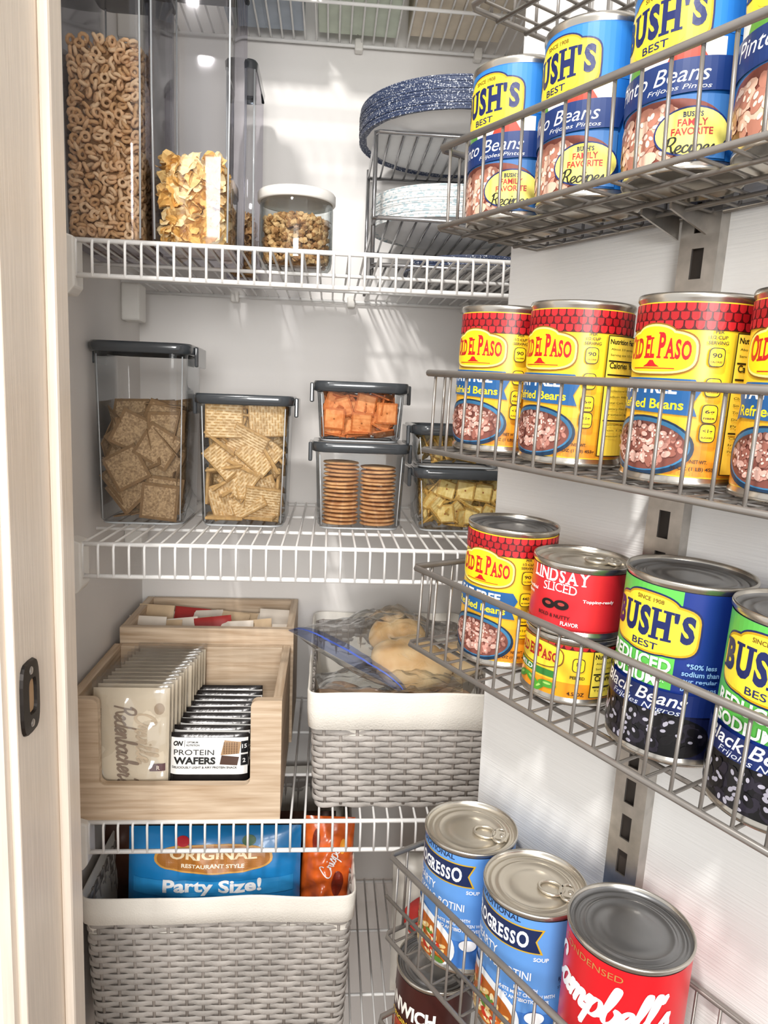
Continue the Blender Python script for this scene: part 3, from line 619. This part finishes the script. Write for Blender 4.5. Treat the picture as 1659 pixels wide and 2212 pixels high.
plates(6,.10,NAVYP,.20,1.08,tz[0]+.003,.0020,'navy paper plate in the low stack on the bottom rack tier','navy plates on the bottom rack tier')
for (x0,x1,y0,y1,hh,cc,lab) in ((-.03,.085,1.0,1.18,.13,'#c4cdbd','pale green carton on the top shelf seen from below'),(.10,.235,.98,1.17,.15,'#cfc3b0','tan carton on the top shelf seen from below'),(-.16,-.05,1.02,1.18,.12,'#aab4c0','grey blue carton on the top shelf seen from below')):
    m=pm('carton_'+cc[1:],cc,.7,0,.08,30); root=thing('storage_carton',lab,'box',((x0+x1)/2,(y0+y1)/2,deck(0)))
    w=(x1-x0)/2;d=(y1-y0)/2
    mb=MB(); mb.box((-w,-d,0.0006),(w,d,hh),m); mb.build('carton_body',root,bevel=.002)
    for a_,b_ in ((-w+.001,-.001),(.001,w-.001)): mb=MB(); mb.box((a_,-d+.001,0),(b_,d-.001,.0005),m); mb.build('bottom_flap',root)
# ------------------------------------------------------------ cracker containers
def cracker_box(px0,px1,pyb,ztop,zb,Yf,dep,label,grp=None):
    X0=hY(px0,pyb,Yf).x; X1=hY(px1,pyb,Yf).x; w=X1-X0; h=ztop-zb; root=thing('food_container',label,'container',((X0+X1)/2,Yf+dep/2,zb),0,grp)
    wt=w*1.05; mb=MB(); mb.loft([rrect(w-.012,dep-.012,.014,0),rrect(w-.002,dep-.002,.018,.006),rrect(wt,dep+.004,.018,h-.016),rrect(wt+.002,dep+.006,.019,h-.010)],CLEAR,cap0=True)
    mb.loft([rrect(w-.014,dep-.014,.014,.003),rrect(w-.006,dep-.006,.016,.008),rrect(wt-.004,dep,.016,h-.012)],CLEARI); mb.build('container_body',root)
    mb=MB(); mb.loft([rrect(wt+.003,dep+.007,.02,h-.013),rrect(wt+.010,dep+.012,.02,h-.0115),rrect(wt+.011,dep+.013,.02,h-.003),rrect(wt+.008,dep+.010,.019,h),rrect(wt-.004,dep-.002,.018,h-.0004),rrect(wt-.008,dep-.006,.017,h-.003)],GREYLID)
    lo=mb.build('container_lid',root)
    mb=MB(); mb.loft([rrect(wt-.006,dep-.004,.017,h-.0045),rrect(wt-.0062,dep-.0042,.017,h-.003)],SMOKE,cap0=True,cap1=True); mb.build('lid_window',lo)
    for sx in (-1,1):
        mb=MB(); xx=sx*(wt/2+.0075); mb.box((xx-.0025,-dep*.26,h-.027),(xx+.0025,dep*.26,h-.002),GREYLID); mb.build('latch',lo,bevel=.0015)
    mb=MB(); mb.tube(rrect(w-.010,dep-.010,.015,.0016),.0014,EDGEHL,6,True); mb.build('base_edge',root)
    for sx in (-1,1):
        mb=MB(); mb.tube([(sx*(w/2-.0065),-dep/2+.0065,.006),(sx*(wt/2-.0052),-dep/2+.0035,h-.016)],.0008,EDGEHL,6); mb.build('corner_highlight',root)  # front corner highlights added as thin grey tubes
    return root,w,h
zd=deck(2); YC=.945
def zat(py,px=500,Y=YC): return hY(px,py,Y).z
GC='lidded cracker containers on the second shelf'
k1,w1,h1=cracker_box(208,398,1130,zat(738,300),zd,YC,.115,'tallest clear container half filled with thin brown crackers, nearest the jamb',GC)
k2,w2,h2=cracker_box(430,616,1130,zat(852,520),zd,YC,.115,'medium tall clear container packed with woven wheat squares',GC)
z3a=zat(957,770); k3,w3,h3=cracker_box(683,868,1130,z3a,zd,YC,.115,'clear container with two stacks of round crackers, below the orange crackers',GC)
k3b,w3b,h3b=cracker_box(688,868,940,zat(825,770),z3a+.0005,YC,.115,'small clear container of orange crackers stacked on the round cracker container',GC)
z4a=zat(1013,950); k4,w4,h4=cracker_box(903,1098,1130,z4a,zd,YC,.115,'low clear container of small yellow square crackers beside the door cans',GC)
k4b,w4b,h4b=cracker_box(903,1090,970,zat(919,950),z4a+.0005,YC,.115,'shallow clear container of pale crackers stacked on the yellow cracker container',GC)
def square_cracker(sz,th,m,edge,bumps,hole=False,scallop=0,weave=False):
    mb=MB(); n=26 if weave else 12; vs=[]
    for side in (1,-1):
        for i in range(n+1):
            for j in range(n+1):
                x=(i/n-.5)*sz; y=(j/n-.5)*sz; e=min(i,j,n-i,n-j)
                z=side*(th/2*(0.55 if e==0 else 1))+side*bumps*((1 if i%2 else -1)+(.5 if j%2 else -.5))*(e>0)
                if scallop and e==0: k=1+scallop*(1 if (i+j)%2 else -1); x*=k; y*=k
                vs.append((x,y,z))
    o=(n+1)**2; fi=[];fe=[]
    for i in range(n):
        for j in range(n):
            a=i*(n+1)+j; b_=i in (0,n-1) or j in (0,n-1) or (weave and i%2==0 and (j//2+i//2)%3)
            t=fe if b_ else fi
            t.append((a,a+n+1,a+n+2,a+1)); t.append((o+a,o+a+1,o+a+n+2,o+a+n+1))
    ed=[i*(n+1) for i in range(n+1)]+[n*(n+1)+j for j in range(1,n+1)]+[i*(n+1)+n for i in range(n-1,-1,-1)]+[j for j in range(n-1,0,-1)]
    for i in range(len(ed)):
        a,b=ed[i],ed[(i+1)%len(ed)]; fe.append((a,b,o+b,o+a))
    q=len(mb.v); mb.add(vs,fi,m,False)
    k=mb.mi(edge)
    for f in fe: mb.f.append([i+q for i in f]); mb.m.append(k); mb.s.append(False)
    if hole:
        for s in (-1,1): mb.lathe([(0,s*(th/2+.0003)),(.0012,s*(th/2+.0003))],pm('cracker_hole','#9c5a26',.8),10)
    return mb
BRN=pm('seeded_brown_cracker','#a08260',.85,0,.3,420,.3,hex2='#c0a37d'); BRNE=pm('seeded_cracker_edge','#846848',.85,0,.12,200)
WHT=pm('woven_wheat_cracker','#cbaa7a',.85,0,.2,200,.4,hex2='#e0c79c'); WHTE=pm('woven_cracker_toasted','#b5925f',.85,0,.15,200)
ORG=pm('orange_cheese_cracker','#dd8443',.75,0,.08,150,.2,hex2='#eba062'); ORGE=pm('cheese_cracker_edge','#bf6a2e',.75,0,.1,150)
YEL=pm('yellow_butter_cracker','#e4c46c',.7,0,.08,150,.2,hex2='#f2dc94'); YELE=pm('butter_cracker_edge','#c29a4a',.7,0,.1,150)
RND=pm('round_toasted_cracker','#c68c5a',.7,0,.15,80,.2,hex2='#e0b27c')
def jumble(proto,root,w,wt,d,hf,h,sz,th,n,seed,face=.75,spread=48,taper=0,sep=.36):
    r=random.Random(seed); placed=[]; tries=0; maxt=20000
    while len(placed)<n and tries<maxt:
        tries+=1
        if r.random()<face:
            nrm=Vector((math.sin(R(r.uniform(-spread,spread))),-1,math.sin(R(r.uniform(-spread,spread))))).normalized()
        else: nrm=Vector((r.uniform(-1,1),r.uniform(-.4,.4),r.uniform(-1,1))).normalized()
        q=Vector((0,0,1)).rotation_difference(nrm).to_matrix(); ang=r.random()*PI if r.random()<.5 else r.choice((0,PI/2))+r.uniform(-.2,.2); M=q@Matrix.Rotation(ang,3,'Z')
        ex=[sz/2*(abs(M[i][0])+abs(M[i][1]))+th/2*abs(M[i][2]) for i in range(3)]
        zm=hf-ex[2]*(.75+taper*r.random())
        if zm<ex[2]: continue
        z=r.uniform(ex[2]+.003,zm); ww=w-.008+(wt-w)*z/h; dd=d-.008
        lx,ly=ww/2-ex[0]*.93,dd/2-ex[1]*.97
        if lx<0 or ly<0: continue
        x=r.uniform(-lx,lx)
        if r.random()<.5: x=math.copysign(lx*r.uniform(.75,1),x)
        p=Vector((x,-ly+2*ly*r.random()**2.2,z))
        ok=True
        for pp,nn in placed:
            v=p-pp
            if v.length<sz*1.1:
                par=abs(nrm.dot(nn))
                if par>.8:
                    if abs(v.dot(nrm))<th*1.3+sz*.5*math.sqrt(max(0,1-par*par))*.7 and v.length<sz*.9: ok=False;break
                elif v.length<sz*sep: ok=False;break
        if not ok: continue
        placed.append((p,nrm))
        o=proto if len(placed)==1 else proto.copy()
        if len(placed)>1: C.objects.link(o)
        o.location=Vector(root.location)+p; o.rotation_euler=M.to_euler()
def proto(mb,name,label,grp): return tag(mb.build(name),label,'cracker',grp)
jumble(proto(square_cracker(.047,.0024,BRN,BRNE,.00008),'seed_cracker','thin brown square cracker loose in the tallest container','thin brown crackers in the tallest container'),k1,w1,w1*1.05,.115,.158,h1,.047,.0024,80,6,.8,38,.5,.42)
jumble(proto(square_cracker(.047,.0044,WHT,WHTE,.0002,weave=True),'wheat_cracker','woven wheat square cracker packed in the medium tall container','woven wheat crackers in the medium container'),k2,w2,w2*1.05,.115,h2-.010,h2,.047,.0044,100,12,.82,24,0,.42)
jumble(proto(square_cracker(.027,.003,ORG,ORGE,.0001,True,.02),'cheese_cracker','orange cheese square cracker in the upper small container','orange cheese crackers in the upper small container'),k3b,w3b,w3b*1.05,.115,h3b-.012,h3b,.027,.003,110,5,.85,28,0,.42)
jumble(proto(square_cracker(.0245,.003,YEL,YELE,.0001,True,.02),'butter_cracker','small yellow square cracker in the low container by the cans','small yellow crackers in the low container'),k4,w4,w4*1.05,.115,h4-.014,h4,.0245,.003,150,9,.8,30,0,.42)
jumble(proto(square_cracker(.034,.003,YEL,YELE,.0001,True,.02),'butter_cracker','larger pale cracker in the shallow top container','pale crackers in the shallow top container'),k4b,w4b,w4b*1.05,.115,.045,h4b,.034,.003,30,2,0.0,50)
mb=MB(); n=60
def sring(r,z): return [((r*(1+.018*math.cos(20*2*PI*k/n)*(r>.02)))*math.cos(2*PI*k/n),(r*(1+.018*math.cos(20*2*PI*k/n)*(r>.02)))*math.sin(2*PI*k/n),z) for k in range(n)]
mb.loft([sring(.001,.0005),sring(.017,.0005),sring(.0215,.001),sring(.0235,.0024),sring(.0225,.0036),sring(.017,.0044),sring(.001,.0046)],RND)
p=tag(mb.build('round_cracker'),'round toasted cracker in one of the two upright stacks','cracker','round crackers stacked in the lower middle container'); first=True
for sx in (-1,1):
    for i in range(16 if sx<0 else 15):
        o=p if first else p.copy()
        if not first: C.objects.link(o)
        first=False; o.location=Vector(k3.location)+Vector((sx*.0247+rnd.uniform(-.0008,.0008),-.115/2+.031,.0035+i*.0053)); o.rotation_euler=(rnd.uniform(-.03,.03),rnd.uniform(-.03,.03),rnd.random()*6)
# ------------------------------------------------------------ wooden bins
def bin_(x0,x1,y0,y1,zb,h,label,cut=True,grp='light wood pantry bins'):
    root=thing('wooden_bin',label,'bin',((x0+x1)/2,y0,zb),0,grp); w=(x1-x0)/2; d=y1-y0; t=.011
    mb=MB()
    if cut:
        fr=w-.036; zl=.044; r=.008; arc=lambda cx,cz,a0,a1:[(cx+r*math.cos(R(a0+(a1-a0)*i/5)),cz+r*math.sin(R(a0+(a1-a0)*i/5))) for i in range(6)]
        mb.prism([(fr-r,0),(w,0),(w,h)]+arc(fr+r,h-r,90,180)+arc(fr-r,zl+r,0,-90),0,t,WX)
        mb.prism([(-fr+r,0),(fr-r,0),(fr-r,zl),(-fr+r,zl)],0,t,WX)
        mb.prism([(-w,0),(-fr+r,0)]+arc(-fr+r,zl+r,270,180)+arc(-fr-r,h-r,0,90)+[(-w,h)],0,t,WX)
    else: mb.box((-w,0,0),(w,t,h),WX)
    mb.build('front_panel',root)
    mb=MB(); mb.box((-w+t,d-t,0),(w-t,d,h),WX); mb.build('back_panel',root,bevel=.001)
    for sx in (-1,1):
        mb=MB(); a,b=sorted((sx*w,sx*(w-t))); mb.box((a,t,0),(b,d,h),WY); mb.build('side_panel',root,bevel=.001)
    mb=MB(); mb.box((-w+t,t,0),(w-t,d-t,.006),WX); mb.build('base_panel',root)
    return root
bx0=max(XL+.004,hY(147,1700,.832).x); bx1=hY(606,1700,.832).x
zb3=deck(3); htop=hY(575,1510,.835).z-zb3
B1=bin_(bx0,bx1,.830,1.028,zb3,htop,'front light wood bin with cutout face holding popcorn and wafer packets')
B2=bin_(bx0+.006,hY(640,1330,1.12).x,1.033,1.198,zb3,htop+.022,'rear light wood bin behind the front bin, holding small packets',False)
KRAFT=pm('kraft_popcorn_paper','#e0d2ba',.45,0,.05,20,.1)
def pillow(w,h,th,m,fn=None,wr=.0004,crimp=None,seed=0,flat=4,nu=16,nv=20):
    mb=MB()
    def prof(u,v): return max(0,(1-abs(2*u/w)**flat))**.6*max(0,(1-abs(2*v/h-1)**flat))**.6
    def S(u,v,side): 
        p=prof(u,v); nz=(noise.noise(Vector((u*70+seed,v*70,side*3)))+1.4*noise.noise(Vector((u*25+seed,v*25,side*3+5))))*wr*2.4*(p>.02)
        return Vector((u,side*(th/2*p+.0003)+side*nz*p*1.0,v))
    G={}
    for side in (-1,1):
        vs=[S((i/nu-.5)*w,j/nv*h,side) for j in range(nv+1) for i in range(nu+1)]; G[side]=vs
        fs=[(j*(nu+1)+i,j*(nu+1)+i+1,(j+1)*(nu+1)+i+1,(j+1)*(nu+1)+i) for j in range(nv) for i in range(nu)]
        if side>0: fs=[f[::-1] for f in fs]
        mb.add(vs,fs,m,True)
    if fn:
        def mp(u,v,off):
            a=min(max((u*.001/w+.5)*nu,0),nu-1e-6); b=min(max(v*.001/h*nv,0),nv-1e-6); i,j=int(a),int(b); a-=i;b-=j; g=G[-1]; k=j*(nu+1)+i
            p=(g[k]*(1-a)+g[k+1]*a)*(1-b)+(g[k+nu+1]*(1-a)+g[k+nu+2]*a)*b; return Vector((p.x,p.y-off-.0004,p.z))
        fn(Lab(mb,mp,step=3,d=.00008,off0=.0006,vstep=2.6))
    if crimp:
        for z in (0,h): 
            for k in range(3): mb.tube([(-w/2,0,z+(.0015+k*.002)*(1 if z==0 else -1)),(w/2,0,z+(.0015+k*.002)*(1 if z==0 else -1))],.0006,crimp,5)
    return mb
def L_pop(L):
    L.script('Orville',19,86,24,60,'#cbb89e',.34,.2,R(-86)); L.script("Redenbacher's",-4,78,24,94,'#8e7c6d',.28,.2,R(-86))
    L.ell(34,120,6,7,'#b9a48c'); L.text('REMOVE WRAPPER',-40,104,2.6,'#7c5c48',34,0,0,R(-90)); L.text('THIS SIDE DOWN',-35,104,2.8,'#7c5c48',34,0,0,R(-90)); L.rect(24,45,42,54,'#6b4f52'); L.text('R',34,49,5,'#e9dccc')
pw=.09; ph=.144; xl=hY(288,1600,.87).x; y=.850; zpb=zb3+.0065
proto_p=pillow(pw,ph,.011,KRAFT,L_pop,seed=1,flat=10).build('popcorn_packet',loc=(xl,y,zpb)); tag(proto_p,'flat kraft popcorn packet standing in the left half of the front bin','packet','popcorn packets in the front bin'); proto_p.rotation_euler=(R(-7),0,0)
film=pillow(pw+.004,ph+.009,.0145,WRAP,wr=.0014,seed=4,flat=10,nu=24,nv=30).build('clear_wrapper',proto_p); film.location=(0,0,-.0005)
for i in range(1,12):
    q=dup(proto_p,(xl+.0018*i+rnd.uniform(-.001,.001),y+i*.0128,zpb)); q.rotation_euler=(R(-7),0,rnd.uniform(-.02,.02))
BLK=pm('black_wrapper_foil','#221f1f',.22,.3,.2,60,.4,coat=.3)
def L_wafer(L):
    B=38
    L.rect(-46,B+1,46,B+45,'#f2f1ee'); L.poly([(14,B+24),(36,B+26),(38,B+40),(18,B+42)],'#a98660'); L.many([[(17+3*i,B+26+2*j),(19+3*i,B+26+2*j),(19+3*i,B+27.3+2*j),(17+3*i,B+27.3+2*j)] for i in range(6) for j in range(7)],'#6a4a2e'); L.poly([(13,B+13),(34,B+12),(36,B+22),(15,B+24)],'#4a2e20')
    L.text('ON',-37,B+38,6,'#1b1b1b',12,.05,.3); L.rect(-29.5,B+34,-29,B+42,'#444444'); L.text('OPTIMUM',-20,B+39.5,2.2,'#222222'); L.text('NUTRITION',-19.5,B+36,2.2,'#222222')
    L.text('PROTEIN',-18,B+27.5,6.4,'#222222',48,.0); L.text('WAFERS',-17,B+17.5,8.8,'#151515',50,.04); L.text('DELICIOUSLY LIGHT & AIRY PROTEIN SNACK',-5,B+9.5,2.6,'#333333',78)
    L.rect(38,B+27,46,B+41,'#16181c'); L.text('15',42,B+35,5,'#f5f5f5'); L.rect(38,B+12,46,B+25,'#16181c'); L.text('2',42,B+18,5,'#f5f5f5')
ww=.093; wh=.088; xw=hY(453,1650,.86).x
pw_=pillow(ww,wh,.011,BLK,L_wafer,seed=2,wr=.0001,crimp=BLK,flat=8).build('wafer_packet',loc=(xw,.851,zpb+.001)); tag(pw_,'black and white wafer packet standing in the right half of the front bin','packet','wafer packets in the front bin'); pw_.rotation_euler=(R(-9),0,0)
for i in range(1,9):
    q=pw_.copy(); C.objects.link(q); q.location=(xw+rnd.uniform(-.002,.002)+.001*i,.853+i*.0155,zpb+.001+.0012*i); q.rotation_euler=(R(-9),rnd.uniform(-.02,.02),rnd.uniform(-.015,.015))
SACH=[pm('white_sachet','#e4d9cb',.6,0,.05,30,.2),pm('red_sachet','#a52f2c',.5,0,.1,30,.2),pm('tan_sachet','#d2b896',.6,0,.1,30,.2)]
for i in range(16):
    k=[0,2,0,2,1,0,2,0,2,0,1,0,2,2,0,0][i]; lab=['small white packet lying in the rear bin','small red packet lying in the rear bin','small tan packet lying in the rear bin'][k]
    o=pillow(.055,.08,.006,SACH[k],seed=i,wr=.0005).build('sachet',loc=(B2.location.x-.10+(i%8)*.027,B2.location.y+.03+(i//8)*.055,zb3+htop-.056+rnd.uniform(-.005,.005)))
    o.rotation_euler=(R(-30+rnd.uniform(-8,8)),rnd.uniform(-.15,.15),R(rnd.uniform(-12,12))); tag(o,lab,'packet',['white packets in the rear bin','red packets in the rear bin','tan packets in the rear bin'][k])
# ------------------------------------------------------------ wicker baskets with liners
def perim(w,d,r,n,z,amp=0,ns=0,ph=0):
    P=[Vector(p) for p in rrect(w,d,r,z,8)]; L=[0]
    for i in range(len(P)): L.append(L[-1]+(P[(i+1)%len(P)]-P[i]).length)
    out=[];tot=L[-1];j=0
    for k in range(n):
        s=tot*k/n
        while L[j+1]<s: j+=1
        a,b=P[j],P[(j+1)%len(P)]; f=(s-L[j])/max(1e-9,L[j+1]-L[j]); p=a.lerp(b,f); t=(b-a).normalized(); nn=Vector((t.y,-t.x,0))
        out.append((p+nn*amp*math.cos(PI*ns*k/n+ph),nn))
    return out
CR=.012
def wicker(x0,x1,y0,y1,zb,h,label,rows_,stakes,band,taper=.95,seed=0):
    w=x1-x0; d=y1-y0; root=thing('wicker_basket',label,'basket',((x0+x1)/2,(y0+y1)/2,zb),0,'grey wicker baskets with ivory liners')
    stakes=stakes//2*2; n=stakes*8; hw=h-.012; mb=MB(); rh=hw/rows_
    for k in range(rows_):
        z=rh*(k+.5); f=taper+(1-taper)*z/h; c=perim(w*f-.008,d*f-.008,CR,n,z)
        vs=[];fs=[];m=8
        for i,(p,nn) in enumerate(c):
            ph=PI*stakes*i/n+PI*k; cc=math.cos(ph); amp=.0013*math.copysign(abs(cc)**.6,cc); p=p+nn*amp; fl=.44+.04*cc
            for q in range(m):
                a=2*PI*q/m; ca,sa=math.cos(a),math.sin(a)
                vs.append(p+nn*math.copysign(abs(ca)**.6,ca)*.0010+Vector((0,0,math.copysign(abs(sa)**.6,sa)*rh*fl)))
        for i in range(n):
            j=(i+1)%n
            for q in range(m): fs.append((i*m+q,i*m+(q+1)%m,j*m+(q+1)%m,j*m+q))
        mb.add(vs,fs,WICK,True)
    mb.build('woven_wall',root)
    mb=MB()
    lo=perim(w*taper-.010,d*taper-.010,CR,stakes,0.004); hi=perim(w-.010,d-.010,CR,stakes,hw)
    for i in range(stakes): mb.tube([lo[i][0],hi[i][0]],.0022,WICKD,6)
    mb.loft([rrect(w*taper-.014,d*taper-.014,CR,.004),rrect(w*taper-.014,d*taper-.014,CR,.006)],WICKD,cap0=True,cap1=True)
    mb.loft([rrect(w*taper-.011,d*taper-.011,CR,.006),rrect(w-.011,d-.011,CR,hw)],WICKD); mb.build('stakes',root)
    mb=MB(); n=220; rings=[]
    for z,off,am in ((h-band,.0012,.0008),(h-band+.0008,.0026,.0010),(h-band*.5,.0024,.0012),(h-.003,.0020,.0003),(h-.0004,.0014,.0002),(h,.0004,.0002),(h-.001,-.0008,.0002),(h-.05,-.005,.002),(h*.35,-.009,.002),(.02,-.012,.001)):
        f=taper+(1-taper)*z/h; ring=[]
        for i,(p,nn) in enumerate(perim(w*f-.002,d*f-.002,CR+.001,n,z)):
            q=p+nn*(off+noise.noise(Vector((p.x*26+seed,p.y*26,z*35)))*am*2.2); q.z+=noise.noise(Vector((p.x*11,p.y*11,seed+5)))*.004; ring.append(q)
        rings.append(ring)
    mb.loft(rings,LINEN); mb.build('cloth_liner',root)
    return root
gx0=hY(662,1640,.845).x; gx1=hY(1085,1640,.845).x; ght=hY(800,1494,.85).z-zb3
G1=wicker(gx0,gx1,.844,1.19,zb3,ght,'medium grey wicker basket with ivory liner beside the wooden bins',19,54,.048,seed=1)
zb4=deck(4); hx0=max(XL+.006,hY(170,1950,.842).x); hx1=hY(768,1950,.842).x; hz=hY(450,1938,.842).z-zb4
G2=wicker(hx0,hx1,.842,1.175,zb4,hz,'large grey wicker basket with ivory liner on the lowest shelf holding chip bags',27,60,.036,seed=2)
BREAD=pm('golden_bread_crust','#d8a76c',.6,0,.1,22,.15,hex2='#efd6aa',lo=.3,hi=.7); BRD2=pm('brown_bread','#b0937a',.7,0,.2,30,.2)
def roll(x,y,z,rx,ry,rz_,m,label,grp,rot):
    bm=bmesh.new(); bmesh.ops.create_uvsphere(bm,u_segments=36,v_segments=24,radius=1)
    for v in bm.verts:
        if v.co.z<0: v.co.z*=.45
        v.co+=v.co*noise.noise(v.co*1.4+Vector((x*50,0,0)))*.08; v.co.x*=rx; v.co.y*=ry; v.co.z*=rz_
    bm.verts.index_update(); mb=MB(); mb.add([v.co.copy() for v in bm.verts],[[v.index for v in f.verts] for f in bm.faces],m,True); bm.free()
    o=mb.build('bread_roll',loc=(x,y,z)); o.rotation_euler=rot; return tag(o,label,'bread',grp)
def at(px,py,Y): return hY(px,py,Y)
for i,(px,py,Y,rx,ry,rz_,rot) in enumerate(((860,1382,1.04,.046,.040,.036,(.35,.1,.3)),(890,1438,.95,.060,.042,.032,(.6,.2,.25)),(995,1425,.99,.034,.030,.026,(.6,-.2,-.4)))):
    q=at(px,py,Y); roll(q.x,q.y,q.z,rx,ry,rz_,BREAD,'golden bread roll inside the clear zip bag','golden bread rolls in the zip bag',rot)
for i,(px,py,Y) in enumerate(((735,1488,.95),(800,1505,.91),(890,1515,.91),(975,1500,.93))):
    q=at(px,py,Y); roll(q.x,q.y,q.z-.022,.040,.035,.030,BRD2,'brown bread roll lying low in the lined basket','brown rolls low in the lined basket',(0,0,i))
def sheetbag(name,corners,m,label,nu=40,nv=30,strip=None,seed=0,thick=.03):
    root=thing(name,label,'bag',corners[0]); o0=Vector(corners[0]); a,b,c,d=[Vector(p)-o0 for p in corners]
    def S(u,v,side,calm=1):
        p=(a*(1-u)+b*u)*(1-v)+(d*(1-u)+c*u)*v; k=math.sin(PI*min(1,max(0,u)))**.6*math.sin(PI*min(1,max(0,v)))**.6
        nz=noise.noise(Vector((u*3+seed,v*4,side*2)))*.012+noise.noise(Vector((u*11+seed,v*11,side)))*.007*calm+abs(noise.noise(Vector((u*24+seed,v*10,side))))*.010*calm
        return p+Vector((0,0,side*thick*k+nz*(.15+k)))+Vector((0,-side*thick*.15*k,0))
    mb=MB()
    for side in (-1,1):
        vs=[S(i/nu,j/nv,side,min(1,j/nv*3)) for j in range(nv+1) for i in range(nu+1)]
        mb.add(vs,[(j*(nu+1)+i,j*(nu+1)+i+1,(j+1)*(nu+1)+i+1,(j+1)*(nu+1)+i) for j in range(nv) for i in range(nu)],m,True)
    mb.build('bag_film',root)
    if strip:
        for v0,v1,mm,up in ((0,.07,ZIPB,.0006),(.035,.044,strip,.0012)):
            mb=MB(); vs=[]
            for i in range(nu+1):
                for v in (v0,v1): vs.append(S(i/nu,v,1,.3)+Vector((0,-up,up*1.2)))
            mb.add(vs,[(2*i,2*i+2,2*i+3,2*i+1) for i in range(nu)],mm,True); mb.build('zip_strip',root)
    return root
BLUEZ=pm('blue_zip_plastic','#4a60b4',.3,0,.1,30)
sheetbag('zip_bag',[at(622,1362,.97),at(860,1494,.87),at(1095,1445,.95),at(880,1326,1.10)],BAGC,'clear zip bag with blue seal holding golden rolls on top of the lined basket',strip=BLUEZ,seed=3,thick=.042)
sheetbag('plastic_bag',[at(680,1455,.99),at(690,1488,.88),at(1000,1496,.88),at(1000,1455,.99)],BAGC,'clear crinkled plastic bag lying under the zip bag in the lined basket',seed=9,thick=.02)
# chip bags
BLUEB=pm('blue_chip_bag','#1f82c4',.25,0,.1,20,.2,coat=.3); ORB=pm('orange_crisp_bag','#de6424',.25,0,.2,45,.2,coat=.3); BRNB=pm('brown_snack_bag','#4a2c1f',.3,0,.2,20,.2,coat=.3)
REDB=pm('red_white_snack_bag','#d8d2c8',.35,0,.1,20,.2); YB_=pm('yellow_snack_bag','#d8a92c',.3,0,.15,20,.2,coat=.3)
def chipbag(px0,px1,pyt,Y,h,th,m,fn,name,label,tiltx,seed,pyx=1880,ry=0,wr=.0016,flat=3,crimp=None):
    a=at(px0,pyx,Y);b=at(px1,pyx,Y);w=b.x-a.x; zt=at((px0+px1)/2,pyt,Y).z
    mb=pillow(w,h,th,m,(lambda L:fn(L,w*1000,h*1000)) if fn else None,seed=seed,wr=wr,flat=flat,crimp=crimp,nu=34,nv=38)
    o=mb.build(name,loc=((a.x+b.x)/2-math.sin(ry)*h*.6,Y,zt-h)); o.rotation_euler=(R(tiltx),ry,0); return tag(o,label,'bag')
def L_blue(L,w,h):
    c=h-24
    L.rect(-w*.46,c-56,w*.46,c-36,'#2f94d4'); L.ell(0,c-10,w*.34,17,'#d9a04a',p=.8); L.ell(0,c-10,w*.325,15,'#b0702a',p=.8)
    L.text('ORIGINAL',0,c-5,11,'#f6e2ba',w*.50,.03); L.text('RESTAURANT STYLE',0,c-18,4.6,'#fff4dc',w*.36)
    L.ell(-w*.18,c+10,9,6,'#c42430'); L.ell(w*.2,c+10,9,6,'#2c5c2a'); L.text('Party Size!',0,c-45,21,'#ffffff',w*.56,.035)
def L_crisp(L,w,h):
    L.ell(-w*.25,h-28,5,14,'#7c2410'); L.ell(w*.22,h-80,8,14,'#7c2410'); L.ell(w*.28,h-34,4,9,'#f2a23c'); L.script('Crisps',2,h-52,18,36,'#ffffff',.2,.2,R(72))
chipbag(272,648,1800,.895,.19,.055,BLUEB,L_blue,'chip_bag','blue party size tortilla chip bag in the large wicker basket',-6,5,wr=.0014,flat=2.4)
chipbag(650,760,1784,.905,.19,.055,ORB,L_crisp,'crisp_bag','orange crisps bag at the right end of the large wicker basket',-8,6,ry=.05,wr=.0045,flat=1.6)
chipbag(200,380,1770,.985,.20,.05,BRNB,None,'snack_bag','dark brown snack bag behind the blue chip bag on the left',-5,7,1800)
chipbag(400,560,1765,.985,.20,.05,YB_,None,'snack_bag','yellow snack bag behind the middle of the blue chip bag',-5,8,1800)
chipbag(590,725,1765,1.0,.20,.05,BRNB,None,'snack_bag','dark brown snack bag behind the orange crisps bag',-5,9,1800)
def L_misc(L,w,h): L.ell(0,h*.6,w*.4,h*.18,'#c4342c'); L.ell(0,h*.3,w*.35,h*.12,'#d9862f')
xm=at(850,1950,.95).x
o=pillow(.13,.2,.06,REDB,lambda L:L_misc(L,130,200),seed=12,wr=.0012).build('snack_bag',loc=(xm+.065,.95,zb4)); o.rotation_euler=(R(-8),0,0); tag(o,'white and red snack bag on the lowest shelf beside the large basket','bag')
# ------------------------------------------------------------ light
w=bpy.data.worlds.new('world'); SC.world=w; w.use_nodes=True; bg=w.node_tree.nodes['Background']; bg.inputs[0].default_value=(1,.985,.965,1); bg.inputs[1].default_value=.90
def area(loc,tgt,size,e,col,spread=None):
    l=bpy.data.lights.new('ceiling_or_fill_lamp','AREA'); l.size=size; l.energy=e; l.color=col; o=bpy.data.objects.new('ceiling_or_fill_lamp',l); C.objects.link(o); o.location=loc
    if spread: l.spread=R(spread)
    o.rotation_euler=(Vector(tgt)-Vector(loc)).to_track_quat('-Z','Y').to_euler()
area((-.34,-.30,.98),(-.05,1.1,-.1),.10,20,(1,.97,.93))
area((.02,-1.1,.20),(-.22,1.1,-.15),.6,8,(1,.985,.96),100)  # added fill behind the camera to brighten the interior, not a ceiling lamp
